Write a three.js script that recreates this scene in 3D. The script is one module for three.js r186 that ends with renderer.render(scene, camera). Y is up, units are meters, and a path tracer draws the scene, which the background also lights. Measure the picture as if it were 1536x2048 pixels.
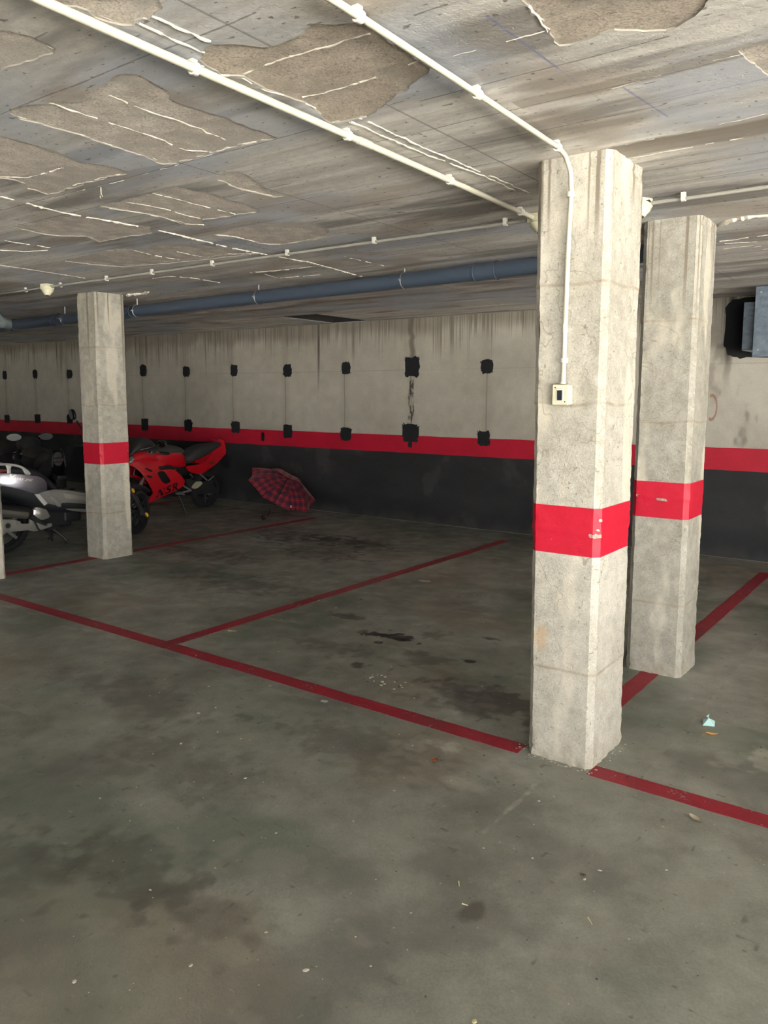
import * as THREE from 'three';
import { RoundedBoxGeometry } from 'three/addons/geometries/RoundedBoxGeometry.js';
import { mergeGeometries, mergeVertices, toCreasedNormals } from 'three/addons/utils/BufferGeometryUtils.js';
import { TessellateModifier } from 'three/addons/modifiers/TessellateModifier.js';
import { RectAreaLightUniformsLib } from 'three/addons/lights/RectAreaLightUniformsLib.js';
import { FontLoader } from 'three/addons/loaders/FontLoader.js';
import { TextGeometry } from 'three/addons/geometries/TextGeometry.js';

// ---------------------------------------------------------------- camera, daylight, exposure
const scene = new THREE.Scene();
const renderer = new THREE.WebGLRenderer({ antialias: true });
renderer.toneMapping = THREE.LinearToneMapping;
renderer.toneMappingExposure = 1.65;
renderer.shadowMap.enabled = true;
renderer.shadowMap.type = THREE.PCFSoftShadowMap;
const camera = new THREE.PerspectiveCamera(66.0, 1536 / 2048, 0.05, 120);
camera.position.set(0, 1.6, 0);
camera.rotation.order = 'YXZ';
camera.rotation.set(-0.12106, 0.63092, 0.0036);
camera.setViewOffset(1536, 2048, -9.3, 39.7, 1536, 2048);
scene.add(camera);

const H = 2.57, ZW = -8.292;                                     // ceiling height, back wall
const XR = 8, ZF = 8;                                            // inner faces of the right-hand and front walls, both behind the camera
const GATE = { z0: -1.6, z1: 7.4, h: 2.45 }, FILL_OPENING = { x0: 2.2, x1: 7.6, h: 2.45 };   // vehicle entrance in the right-hand wall; front-wall opening added for extra fill light
scene.background = new THREE.Color(0.86, 0.95, 1.1);             // bright open sky, seen only through the openings
scene.backgroundIntensity = 1.5;
const sun = new THREE.DirectionalLight(new THREE.Color(1.0, 0.97, 0.925), 175);   // falls on the forecourt and, through the gate, on the floor just inside it, behind the camera
sun.position.set(18, 8.6, 7.6); sun.target.position.set(XR, 0, 2);
sun.castShadow = true; sun.shadow.mapSize.set(2048, 2048); sun.shadow.radius = 1;
Object.assign(sun.shadow.camera, { left: -14, right: 14, top: 14, bottom: -14, near: 1, far: 60 });
scene.add(sun, sun.target);
RectAreaLightUniformsLib.init();
const gateLight = new THREE.RectAreaLight(new THREE.Color(0.95, 0.975, 1.02), 7.5, GATE.z1 - GATE.z0, GATE.h);   // daylight through the right-hand entrance
gateLight.position.set(XR - 0.01, GATE.h / 2, (GATE.z0 + GATE.z1) / 2);
gateLight.lookAt(-10, GATE.h / 2, (GATE.z0 + GATE.z1) / 2);
const fillLight = new THREE.RectAreaLight(new THREE.Color(0.95, 0.975, 1.02), 8, FILL_OPENING.x1 - FILL_OPENING.x0, FILL_OPENING.h);   // fill light in the added front-wall opening
fillLight.position.set((FILL_OPENING.x0 + FILL_OPENING.x1) / 2, FILL_OPENING.h / 2, ZF - 0.01);
fillLight.lookAt((FILL_OPENING.x0 + FILL_OPENING.x1) / 2, FILL_OPENING.h / 2, -10);
scene.add(gateLight, fillLight);

// ---------------------------------------------------------------- helpers
let seed = 7;
const rnd = () => { seed = (seed + 0x6d2b79f5) | 0; let t = Math.imul(seed ^ (seed >>> 15), 1 | seed); t = (t + Math.imul(t ^ (t >>> 7), 61 | t)) ^ t; return ((t ^ (t >>> 14)) >>> 0) / 4294967296; };
const LAT = new Float32Array(65536); for (let i = 0; i < 65536; i++) LAT[i] = rnd();
function vn(x, y) {
  const xi = Math.floor(x), yi = Math.floor(y); let fx = x - xi, fy = y - yi;
  fx = fx * fx * (3 - 2 * fx); fy = fy * fy * (3 - 2 * fy);
  const a = xi & 255, b = (xi + 1) & 255, c = (yi & 255) << 8, d = ((yi + 1) & 255) << 8;
  const p = LAT[c | a], q = LAT[c | b], r = LAT[d | a], s = LAT[d | b];
  return p + (q - p) * fx + (r - p) * fy + (p - q - r + s) * fx * fy;
}
function fbm(x, y, o = 4) { let s = 0, a = 0.5, n = 0; for (let i = 0; i < o; i++) { s += a * vn(x, y); n += a; x = x * 2.03 + 17.7; y = y * 2.03 + 9.1; a *= 0.5; } return s / n; }
const cl = (x, a = 0, b = 1) => (x < a ? a : x > b ? b : x);
const ss = (a, b, x) => { const t = cl((x - a) / (b - a)); return t * t * (3 - 2 * t); };
const mix = (a, b, t) => a + (b - a) * t;
const mix3 = (a, b, t) => { t = cl(t); a[0] += (b[0] - a[0]) * t; a[1] += (b[1] - a[1]) * t; a[2] += (b[2] - a[2]) * t; return a; };
const TQ = 1;
function tex(w, h, fn, srgb = true) {
  w = Math.max(16, Math.round(w * TQ)); h = Math.max(16, Math.round(h * TQ));
  const d = new Uint8Array(w * h * 4);
  for (let j = 0, k = 0; j < h; j++) for (let i = 0; i < w; i++, k += 4) { const c = fn((i + 0.5) / w, (j + 0.5) / h); d[k] = cl(c[0], 0, 255); d[k + 1] = cl(c[1], 0, 255); d[k + 2] = cl(c[2], 0, 255); d[k + 3] = 255; }
  const t = new THREE.DataTexture(d, w, h, THREE.RGBAFormat); t.magFilter = THREE.LinearFilter; t.minFilter = THREE.LinearFilter; t.wrapS = t.wrapT = THREE.RepeatWrapping;
  if (srgb) t.colorSpace = THREE.SRGBColorSpace; t.needsUpdate = true; return t;
}
const std = (color, roughness = 0.8, metalness = 0, more = {}) => new THREE.MeshStandardMaterial({ color, roughness, metalness, ...more });
const phy = (color, roughness, metalness, more = {}) => new THREE.MeshPhysicalMaterial({ color, roughness, metalness, ...more });
const names = new Map();
function numbered(n, parent) { const key = (parent && parent !== scene ? parent.uuid : '') + n, k = names.get(key) || 0; names.set(key, k + 1); return k ? n + '_' + String(k).padStart(3, '0') : n; }
function mesh(name, geo, mat, parent = scene) {
  const m = new THREE.Mesh(geo, mat); m.name = numbered(name, parent); m.castShadow = m.receiveShadow = true; parent.add(m); return m;
}
function thing(name, label, category, pos = [0, 0, 0], turn = 0, group) {
  const o = new THREE.Group(); o.name = numbered(name); o.position.set(...pos); o.rotation.y = turn; o.userData = { label, category };
  if (group) o.userData.group = group; scene.add(o); return o;
}
const tag = (o, label, category, group) => { o.userData = { label, category }; if (group) o.userData.group = group; return o; };
const struct = (name) => { const g = new THREE.Group(); g.name = numbered(name); g.userData.kind = 'structure'; scene.add(g); return g; };
const V = (x, y, z) => new THREE.Vector3(x, y, z);
const box = (w, h, d, x = 0, y = 0, z = 0) => new THREE.BoxGeometry(w, h, d).translate(x, y, z);
const rbox = (w, h, d, r, x = 0, y = 0, z = 0, s = 3) => new RoundedBoxGeometry(w, h, d, s, Math.min(r, w / 2.01, h / 2.01, d / 2.01)).translate(x, y, z);
function cyl(a, b, r1, r2 = r1, n = 16) {
  const p = V(...a), q = V(...b), d = q.clone().sub(p), L = d.length();
  const g = new THREE.CylinderGeometry(r2, r1, L, n); g.translate(0, L / 2, 0);
  g.applyQuaternion(new THREE.Quaternion().setFromUnitVectors(V(0, 1, 0), d.normalize())); g.translate(p.x, p.y, p.z); return g;
}
const tube = (pts, r, n = 24, k = 10) => new THREE.TubeGeometry(new THREE.CatmullRomCurve3(pts.map((p) => V(...p))), n, r, k, false);
const join = (...g) => mergeGeometries(g.flat().map((x) => { const y = x.index ? x.toNonIndexed() : x.clone(); for (const k of Object.keys(y.attributes)) if (!['position', 'normal', 'uv'].includes(k)) y.deleteAttribute(k); if (!y.attributes.uv) planarUV(y, (a, b) => [a, b]); if (!y.attributes.normal) y.computeVertexNormals(); return y; }));
function planarUV(g, f) { const p = g.attributes.position, u = new Float32Array(p.count * 2); for (let i = 0; i < p.count; i++) { const q = f(p.getX(i), p.getY(i), p.getZ(i)); u[2 * i] = q[0]; u[2 * i + 1] = q[1]; } g.setAttribute('uv', new THREE.BufferAttribute(u, 2)); return g; }
const smooth = (g, ang = 0.7) => { for (const k of Object.keys(g.attributes)) if (k !== 'position') g.deleteAttribute(k); return toCreasedNormals(mergeVertices(g, 1e-4), ang); };

// ---------------------------------------------------------------- surface textures
const GR = 1 / 1;
const fineBump = tex(1024, 1024, (u, v) => { const n = fbm(u * 64, v * 64, 3), m = vn(u * 256, v * 256), p = vn(u * 128 + 3, v * 128 + 8); const h = 120 + (n - 0.5) * 120 + (m - 0.5) * 60 - (p > 0.86 ? (p - 0.86) * 700 : 0); return [h, h, h]; }, false);
const gravelBump = tex(1024, 1024, (u, v) => { const a = vn(u * 64, v * 64), b = vn(u * 128 + 9, v * 128), c = vn(u * 256, v * 256 + 5), h = 40 + a * 90 + Math.abs(b - 0.5) * 170 + c * 40; return [h, h, h]; }, false);
const withRepeat = (t, x, y = x) => { const c = t.clone(); c.repeat.set(x, y); c.needsUpdate = true; return c; };
// board-marked slab soffit, in metres (x, z)
function soffit(x, z) {
  const st = fbm(x * 0.7 + 40, z * 11, 4), st2 = fbm(x * 2.2, z * 46 + 7, 3), bl = fbm(x * 1.1 + 5, z * 1.1, 4), sp = vn(x * 210, z * 210), sp2 = fbm(x * 30, z * 60, 2);
  let c = [205, 200, 193];
  const t = (bl - 0.5) * 46 + (st - 0.5) * 66 + (st2 - 0.5) * 34 + (sp - 0.5) * 12 + (sp2 - 0.5) * 20;
  c[0] += t; c[1] += t; c[2] += t;
  mix3(c, [124, 119, 114], ss(0.56, 0.74, fbm(x * 0.9 + 11, z * 5 + 3, 5)) * 0.7);            // damp dark smears along the boards
  mix3(c, [178, 184, 197], ss(0.48, 0.7, fbm(x * 1.4 + 70, z * 1.9, 3)) * 0.6);               // bluish tint in random patches
  mix3(c, [158, 143, 128], ss(0.6, 0.75, fbm(x * 1.7 + 30, z * 3.1 + 50, 3)) * 0.45);         // rusty tea-coloured patches
  const bz = Math.abs(((z * 4 + 400.1 + 0.03 * vn(x * 6, 3)) % 1) - 0.5), bx = Math.abs((((x + 20.35) / 1.1) % 1) - 0.5);
  if (bz > 0.487 && vn(x * 1.7, Math.floor(z * 4) * 7.3) > 0.42) mix3(c, [92, 88, 84], 0.5);   // board joints
  if (bx > 0.4965 && vn(z * 1.3, Math.floor(x) * 5.1) > 0.5) mix3(c, [112, 108, 104], 0.5);
  if (vn(x * 36, z * 90) > 0.93) mix3(c, [90, 85, 80], 0.6);
  if (x > -1.25) mix3(c, [140, 130, 119], ss(0.1, 0.07, Math.abs(z + 3.2 + (fbm(x * 5, 4, 3) - 0.5) * 0.04)) * 0.8 * (0.5 + st));   // brown form board
  if (x > -1.3 && x < 0.2) mix3(c, [140, 128, 112], ss(0.05, 0.03, Math.abs(z + 2.5 + (fbm(x * 4, 8, 3) - 0.5) * 0.05)) * 0.5);
  const blue = (d, a) => mix3(c, [120, 124, 172], ss(0.006, 0.0015, d) * a);                   // builder's chalk lines
  if (z < -1.6 && z > -2.75) blue(Math.abs(x + 1.075 + (z + 1.8) * 0.03), vn(1, z * 5) > 0.4 ? 0.65 : 0.15);
  if (x > -1.35 && x < -0.5) blue(Math.abs(z + 2.74), 0.35);
  if (x > -0.62 && x < -0.5 || x > -1.0 && x < -0.9) blue(Math.abs(x + 0.95 + (z + 2.6) * 0.1), z > -2.9 && z < -2.55 ? 0.5 : 0);
  return c;
}
// power-floated slab, stained, in metres
const OIL_AND_DARK = [[-2.98, -4.16, 0.13, 0.085, 1], [-3.13, -4.13, 0.07, 0.05, 0.6], [-3.24, -4.13, 0.07, 0.04, 0.35], [-3.02, -4.0, 0.05, 0.04, 0.6], [-3.58, -4.36, 0.17, 0.07, 0.4], [-2.84, -3.58, 0.07, 0.05, 0.55], [-2.78, -4.35, 0.09, 0.12, 0.22], [-2.45, -4.52, 0.07, 0.04, 0.5], [-2.58, -3.9, 0.2, 0.16, 0.22], [-3.2, -3.75, 0.3, 0.16, 0.18], [-2.35, -4.05, 0.05, 0.03, 0.6],
  [-5.5, -6.65, 0.75, 0.32, 0.55], [-6.2, -6.45, 0.5, 0.28, 0.4], [-5.2, -6.0, 0.6, 0.3, 0.28], [-1.95, -3.55, 0.5, 0.26, 0.35], [-6.3, -5.3, 0.9, 0.25, 0.3], [-5.0, -4.6, 0.7, 0.3, 0.2], [-2.2, -1.5, 0.42, 0.17, 0.2], [-1.8, -1.5, 0.3, 0.14, 0.14], [-2.5, -1.32, 0.3, 0.2, 0.2], [-2.7, -2.1, 0.5, 0.25, 0.12], [-3.4, -2.5, 0.6, 0.2, 0.14], [-2.2, -2.7, 0.5, 0.22, 0.16], [-1.13, -2.02, 0.05, 0.08, 0.35]];  // oil spots and scuffs, plus a broad darker zone left behind the nearest pillar
const WHITE = [[-1.84, -2.98, 0.1, 0.06, 0.7], [-1.95, -2.86, 0.14, 0.05, 0.35], [-0.62, -3.72, 0.06, 0.16, 0.6], [-0.76, -3.6, 0.08, 0.1, 0.35], [-1.33, -2.66, 0.018, 0.2, 0.6], [-1.62, -2.7, 0.13, 0.05, 0.35], [-2.2, -3.45, 0.3, 0.1, 0.25], [-2.0, -3.3, 0.2, 0.07, 0.3], [-1.5, -2.95, 0.3, 0.08, 0.3], [-6.3, -4.0, 0.2, 0.08, 0.3]];
function slab(x, z) {
  const a = fbm(x * 0.8, z * 0.8 + 31, 5), b = fbm(x * 3.3 + 8, z * 3.3, 4), f = fbm(x * 16, z * 16, 3), sp = vn(x * 190, z * 190);
  let c = [134, 135, 126]; const t = (a - 0.5) * 62 + (b - 0.5) * 30 + (f - 0.5) * 22 + (sp - 0.5) * 13; c[0] += t; c[1] += t; c[2] += t;
  mix3(c, [96, 105, 92], ss(0.5, 0.7, fbm(x * 1.3 + 90, z * 1.3, 4)) * 0.6);                   // greenish cure
  mix3(c, [122, 110, 94], ss(0.55, 0.72, fbm(x * 1.1 + 50, z * 1.4 + 20, 4)) * 0.4);           // brown traffic film
  mix3(c, [92, 90, 84], ss(0.55, 0.75, fbm(x * 2.3 + 20, z * 2.0 + 60, 5)) * 0.4);              // dark worn blotches
  mix3(c, [140, 137, 127], ss(0.64, 0.76, fbm(x * 5 + 4, z * 7 + 2, 4)) * 0.4);
  const wx = (fbm(x * 14, z * 14, 4) - 0.5) * 1.7, wz = (vn(x * 22 + 5, z * 22) - 0.5) * 0.8;
  for (const [ox, oz, rx, rz, k] of OIL_AND_DARK) { const dx = (x - ox) / rx, dz = (z - oz) / rz; if (dx * dx + dz * dz < 6) { const q = Math.sqrt(dx * dx + dz * dz) + wx + wz; mix3(c, k > 0.55 ? [24, 24, 22] : [58, 54, 48], ss(1.05, k > 0.55 ? 0.8 : 0.35, q) * (k > 0.55 ? 0.95 : k * 1.6)); } }
  for (const [ox, oz, rx, rz, k] of WHITE) { const dx = (x - ox) / rx, dz = (z - oz) / rz; if (dx * dx + dz * dz < 4) { const q = Math.sqrt(dx * dx + dz * dz) + wx * 1.2; mix3(c, [176, 172, 160], ss(1, 0.4, q) * k * (0.4 + f)); } }
  const dk = vn(x * 34, z * 34); if (dk > 0.93) mix3(c, [62, 58, 52], (dk - 0.93) * 7);
  const s2 = vn(x * 60 + 40, z * 60); if (s2 > 0.955) mix3(c, [160, 156, 140], (s2 - 0.955) * 14);
  return c;
}
const rect = (fn, x0, x1, z0, z1, w, h) => tex(w, h, (u, v) => fn(mix(x0, x1, u), mix(z0, z1, v)));
const mapOn = (t, x0, x1, z0, z1) => (x, y, z) => [(x - x0) / (x1 - x0), (z - z0) / (z1 - z0)];
// ---------------------------------------------------------------- floor
const floor = struct('floor');
const bumpUV = (g) => { g.setAttribute('uv1', new THREE.BufferAttribute(new Float32Array(g.attributes.position.count * 2).map((_, i) => (i % 2 ? g.attributes.position.getZ(i >> 1) : g.attributes.position.getX(i >> 1)) * 1.0), 2)); return g; };
const onUV1 = (t) => { const c = t.clone(); c.channel = 1; c.needsUpdate = true; return c; };
const fb1 = onUV1(fineBump);
const roughTex = onUV1(tex(512, 512, (u, v) => { const n = fbm(u * 8, v * 8, 4), h = 120 + (n - 0.5) * 150; return [h, h, h]; }, false));
function slabPiece(parent, name, fn, r, y0, y1, w, h, more) {
  const [x0, x1, z0, z1] = r, g = bumpUV(planarUV(box(x1 - x0, y1 - y0, z1 - z0, (x0 + x1) / 2, (y0 + y1) / 2, (z0 + z1) / 2), mapOn(null, x0, x1, z0, z1)));
  return mesh(name, g, std(0xffffff, 1, 0, { map: rect(fn, x0, x1, z0, z1, w, h), ...more }), parent);
}
const floorMat = { roughnessMap: roughTex, roughness: 1.15, bumpMap: fb1, bumpScale: 0.0012 };
slabPiece(floor, 'concrete_slab', slab, [-4.6, 0.4, -4.6, 0.4], -0.2, 0, 2048, 2048, floorMat);
slabPiece(floor, 'concrete_slab', slab, [-9.4, 0.4, ZW, -4.6], -0.2, 0, 2048, 1024, floorMat);
slabPiece(floor, 'concrete_slab', slab, [-9.4, -4.6, -4.6, 0.4], -0.2, 0, 1024, 1024, floorMat);
slabPiece(floor, 'concrete_slab', slab, [-16.4, -9.4, ZW, 0.4], -0.2, 0, 512, 512, floorMat);
slabPiece(floor, 'concrete_slab', slab, [0.4, XR, ZW, 0.4], -0.2, 0, 512, 512, floorMat);
slabPiece(floor, 'concrete_slab', slab, [-16.4, XR, 0.4, ZF], -0.2, 0, 1024, 256, floorMat);
// painted bay lines, each a thin coat of its own on the slab
const paintTex = tex(1024, 1024, (u, v) => {
  const c = [142, 18, 40], n = fbm(u * 12, v * 12, 4), w = vn(u * 200, v * 200), t = (n - 0.5) * 34 + (w - 0.5) * 16; c[0] += t; c[1] += t * 0.5; c[2] += t * 0.5;
  mix3(c, [112, 40, 44], ss(0.58, 0.75, fbm(u * 7 + 3, v * 7, 4)) * 0.5);
  const chip = vn(u * 230 + 7, v * 230) * 0.6 + fbm(u * 40, v * 40, 2) * 0.5; mix3(c, [150, 128, 118], ss(0.8, 0.86, chip) * 0.8); return c;
});
const lineMat = std(0xffffff, 0.55, 0, { map: withRepeat(paintTex, 0.5) });
function paintedLine(x0, x1, z0, z1, name = 'painted_line') {                         // slightly wavering edges, 1.2 mm thick
  const along = x1 - x0 > z1 - z0, L = along ? x1 - x0 : z1 - z0, n = Math.ceil(L / 0.04), s = new THREE.Shape(), A = [], B = [];
  for (let i = 0; i <= n; i++) { const t = i / n, j = (k) => (vn(t * L * 9 + x0 * 7, z0 * 3 + k * 50) - 0.5) * 0.006; if (along) { A.push([mix(x0, x1, t), -z1 + j(1)]); B.push([mix(x0, x1, t), -z0 + j(2)]); } else { A.push([x1 + j(1), -mix(z0, z1, t)]); B.push([x0 + j(2), -mix(z0, z1, t)]); } }
  const P = [...A, ...B.reverse()]; s.moveTo(...P[0]); P.slice(1).forEach((p) => s.lineTo(...p));
  const g = new THREE.ExtrudeGeometry(s, { depth: 0.0012, bevelEnabled: false }).rotateX(-Math.PI / 2);
  return mesh(name, planarUV(g, (x, y, z) => [x, z]), lineMat, floor);
}
paintedLine(-16.3, -1.53, -3.19, -3.086); paintedLine(-1.2, 4.9, -3.182, -3.082);
paintedLine(-1.441, -1.337, -7.78, -3.19); paintedLine(-4.129, -4.025, -7.8, -3.186); paintedLine(-6.923, -6.819, -7.75, -3.186); paintedLine(-9.72, -9.616, -7.75, -3.186);
paintedLine(-1.337, 3, -7.78, -7.68);

// ---------------------------------------------------------------- ceiling
const ceiling = struct('ceiling');
const cMat = { roughness: 0.92, bumpMap: fb1, bumpScale: 0.0022 };
const CT = H + 0.24;
// the near bay: a cement skin 8 mm thick with ragged holes where it has fallen away, under the bare slab
mesh('soffit_slab', box(6, CT - H - 0.01, 5, -2.6, (CT + H + 0.01) / 2, -2.1), std(0x7d766c, 1), ceiling);
slabPiece(ceiling, 'soffit_slab', soffit, [-5.9, 0.4, ZW, -4.6], H, CT, 2048, 1024, cMat);
slabPiece(ceiling, 'soffit_slab', soffit, [-16.4, -5.6, -4.6, 0.4], H, CT, 1536, 768, cMat);
// hatch: a shaft through the slab near the wall
const hx0 = -6.95, hx1 = -6.36, hz0 = -8.25, hz1 = -7.24;
slabPiece(ceiling, 'soffit_slab', soffit, [-16.4, hx0, ZW, -4.6], H, CT, 1024, 512, cMat);
slabPiece(ceiling, 'soffit_slab', soffit, [hx1, -5.9, ZW, -4.6], H, CT, 256, 512, cMat);
slabPiece(ceiling, 'soffit_slab', soffit, [hx0, hx1, hz1, -4.6], H, CT, 256, 512, cMat);
slabPiece(ceiling, 'soffit_slab', soffit, [hx0, hx1, ZW, hz0], H, CT, 128, 64, cMat);
const shaftShade = std(0x2c2a28, 0.95), hcx = (hx0 + hx1) / 2, hcz = (hz0 + hz1) / 2;  // dark lining colour stands in for the shade inside the shaft
mesh('hatch_cover', box(hx1 - hx0 + 0.2, 0.06, hz1 - hz0 + 0.2, hcx, CT + 0.53, hcz), shaftShade, ceiling);
for (const k of [-1, 1]) { mesh('shade_lining', box(0.06, 0.77, hz1 - hz0, k < 0 ? hx0 + 0.01 : hx1 - 0.01, CT + 0.15, hcz), shaftShade, ceiling); mesh('shade_lining', box(hx1 - hx0, 0.77, 0.06, hcx, CT + 0.15, k < 0 ? hz0 + 0.01 : hz1 - 0.01), shaftShade, ceiling); }
slabPiece(ceiling, 'soffit_slab', soffit, [0.4, XR, ZW, 0.4], H, CT, 512, 512, cMat);
slabPiece(ceiling, 'soffit_slab', soffit, [-16.4, XR, 0.4, ZF], H, CT, 1024, 256, cMat);

// bare rough concrete where the cement skin has come away, and the lime ridges left along the joints
const bareTex = tex(1024, 1024, (u, v) => { const c = [207, 197, 186], n = fbm(u * 16, v * 16, 5), m = vn(u * 230, v * 230), a = vn(u * 170, v * 170 + 9), t = (n - 0.5) * 50 + (m - 0.5) * 40; c[0] += t; c[1] += t; c[2] += t; mix3(c, [140, 130, 120], ss(0.74, 0.9, a) * 0.5); mix3(c, [186, 178, 166], ss(0.84, 0.95, vn(u * 150 + 4, v * 150)) * 0.5); mix3(c, [170, 164, 156], ss(0.5, 0.7, fbm(u * 5, v * 5 + 7, 3)) * 0.5); return c; });
const bareMat = std(0xffffff, 1, 0, { map: bareTex, bumpMap: gravelBump, bumpScale: 0.0004 });
const coarseMat = std(0xe6e2dc, 1, 0, { map: bareTex, bumpMap: gravelBump, bumpScale: 0.0014 });
const limeMat = std(0xd2ccbe, 0.95, 0, { bumpMap: fineBump, bumpScale: 0.002 });
function ragged(P, closed, step, amp, k) {
  const out = [], n = P.length;
  for (let i = 0; i < (closed ? n : n - 1); i++) { const a = P[i], b = P[(i + 1) % n], L = Math.hypot(b[0] - a[0], b[1] - a[1]), m = Math.max(1, Math.round(L / step)); for (let j = 0; j < m; j++) { const t = j / m, x = mix(a[0], b[0], t), z = mix(a[1], b[1], t); out.push([x + (fbm(x * 22 + k, z * 22, 3) - 0.5) * amp, z + (fbm(x * 22, z * 22 + k + 40, 3) - 0.5) * amp]); } }
  if (!closed) out.push(P[n - 1]); return out;
}
const outline = (P) => ragged(P, true, 0.025, 0.05, 3), loop = (S, q) => { S.moveTo(q[0][0], q[0][1]); q.slice(1).forEach((p) => S.lineTo(p[0], p[1])); return S; };
function barePatch(P, mat) {
  const g = new THREE.ExtrudeGeometry(loop(new THREE.Shape(), outline(P)), { depth: 0.005, bevelEnabled: false }).rotateX(Math.PI / 2).translate(0, H + 0.0098, 0);
  return mesh('bare_concrete_patch', planarUV(g, (x, y, z) => [x, z]), mat, ceiling);
}
function limeRidge(P, r = 0.004, gap = 0.34, mat = limeMat) {
  const q = ragged(P, false, 0.016, 0.024, 11), pos = [], N = 5, mid = q[q.length >> 1], base = HOLES.some((o) => inside(mid, o)) ? H + 0.006 : H; let prev = null;
  for (let i = 0; i < q.length; i++) {
    const a = q[Math.max(0, i - 1)], b = q[Math.min(q.length - 1, i + 1)], d = [b[0] - a[0], b[1] - a[1]], L = Math.hypot(...d) || 1, nx = -d[1] / L, nz = d[0] / L;
    const w = vn(q[i][0] * 23, q[i][1] * 23), k = w < gap ? 0 : r * (0.45 + 1.5 * vn(q[i][0] * 61 + 5, q[i][1] * 61));
    const ring = k ? Array.from({ length: N }, (_, j) => { const t = (j / (N - 1)) * Math.PI, c = Math.cos(t) * k, y = Math.sin(t) * k * 1.1; return [q[i][0] + nx * c, base + 0.001 - y, q[i][1] + nz * c]; }) : null;
    if (ring && prev) for (let j = 0; j < N - 1; j++) pos.push(...prev[j], ...prev[j + 1], ...ring[j], ...ring[j], ...prev[j + 1], ...ring[j + 1]);
    prev = ring;
  }
  if (pos.length < 9) return;
  const g = new THREE.BufferGeometry(); g.setAttribute('position', new THREE.Float32BufferAttribute(pos, 3)); g.computeVertexNormals();
  return mesh('lime_ridge', planarUV(g, (x, y, z) => [x, z]), mat, ceiling);
}
const PATCHES = `-2.57,-1.56 -2.45,-1.62 -2.39,-1.58 -2.29,-1.58 -2.16,-1.57 -2.12,-1.59 -2.15,-1.74 -2.2,-1.79 -2.2,-1.91 -2.18,-2.04 -2.18,-2.12 -2.19,-2.27 -2.35,-2.26 -2.55,-2.25 -2.68,-2.27 -2.83,-2.25 -2.81,-2.14 -2.79,-1.95 -2.77,-1.83 -2.79,-1.72 -2.78,-1.54 -2.69,-1.52
-1.78,-1.59 -1.75,-1.61 -1.67,-1.68 -1.55,-1.68 -1.44,-1.68 -1.36,-1.73 -1.35,-1.82 -1.36,-1.91 -1.36,-2.03 -1.37,-2.09 -1.46,-2.14 -1.56,-2.19 -1.64,-2.22 -1.77,-2.29 -1.92,-2.27 -1.88,-2.16 -1.86,-2.05 -1.87,-1.99 -1.89,-1.91 -1.88,-1.83 -1.87,-1.78 -1.92,-1.74 -1.9,-1.69 -1.88,-1.63
-0.96,-1.85 -0.97,-1.93 -0.97,-2.0 -0.99,-2.06 -0.99,-2.15 -0.94,-2.18 -0.83,-2.16 -0.77,-2.21 -0.7,-2.23 -0.64,-2.2 -0.58,-2.12
-0.59,-2.49 -0.59,-2.58 -0.57,-2.63 -0.57,-2.69 -0.57,-2.78 -0.54,-2.73 -0.49,-2.46 -0.52,-2.47
-3.03,-1.65 -3.02,-1.75 -3.02,-1.82 -3.09,-2.02 -3.03,-2.11 -3.04,-2.24 -3.16,-2.23 -3.4,-2.24 -3.7,-2.25 -3.67,-2.13 -3.6,-2.07 -3.58,-2.01 -3.61,-1.95 -3.63,-1.9 -3.12,-1.64
-3.71,-2.52 -3.48,-2.52 -3.34,-2.51 -3.24,-2.52 -3.07,-2.5 -3.06,-2.58 -3.03,-2.72 -3.07,-2.81 -3.03,-2.94 -3.11,-3.09 -3.27,-3.08 -3.51,-3.06 -3.62,-3.14 -3.68,-3.06 -3.64,-2.85 -3.67,-2.72
-2.83,-2.54 -2.7,-2.48 -2.64,-2.5 -2.66,-2.6 -2.79,-2.84 -2.75,-2.95 -2.84,-2.92 -2.86,-2.74 -2.85,-2.64
-4.55,-2.52 -4.43,-2.56 -4.22,-2.56 -3.99,-2.57 -3.99,-2.76 -3.89,-2.98 -4.06,-3.13 -4.24,-3.1 -4.55,-3.1 -4.46,-2.94 -4.59,-2.85 -4.63,-2.72
-3.78,-3.37 -3.53,-3.32 -3.3,-3.32 -3.07,-3.44 -3.1,-3.63 -3.24,-3.79 -3.47,-3.82 -3.68,-3.83 -3.75,-3.73 -3.72,-3.6
-5.41,-3.38 -4.84,-3.29 -4.62,-3.33 -4.57,-3.42 -4.25,-3.33 -4.1,-3.53 -4.0,-3.99 -4.32,-3.95 -4.52,-3.93 -4.65,-3.91 -5.03,-3.84 -5.27,-3.79 -5.36,-3.62
-2.22,-1.18 -2.14,-1.21 -2.15,-1.28 -2.16,-1.35 -2.19,-1.36 -2.29,-1.35 -2.38,-1.33 -2.46,-1.35 -2.52,-1.33
-1.89,-1.19 -1.91,-1.22 -1.89,-1.24 -1.9,-1.29 -1.9,-1.32 -1.88,-1.37 -1.81,-1.38 -1.77,-1.39 -1.73,-1.38 -1.66,-1.35`;
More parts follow.
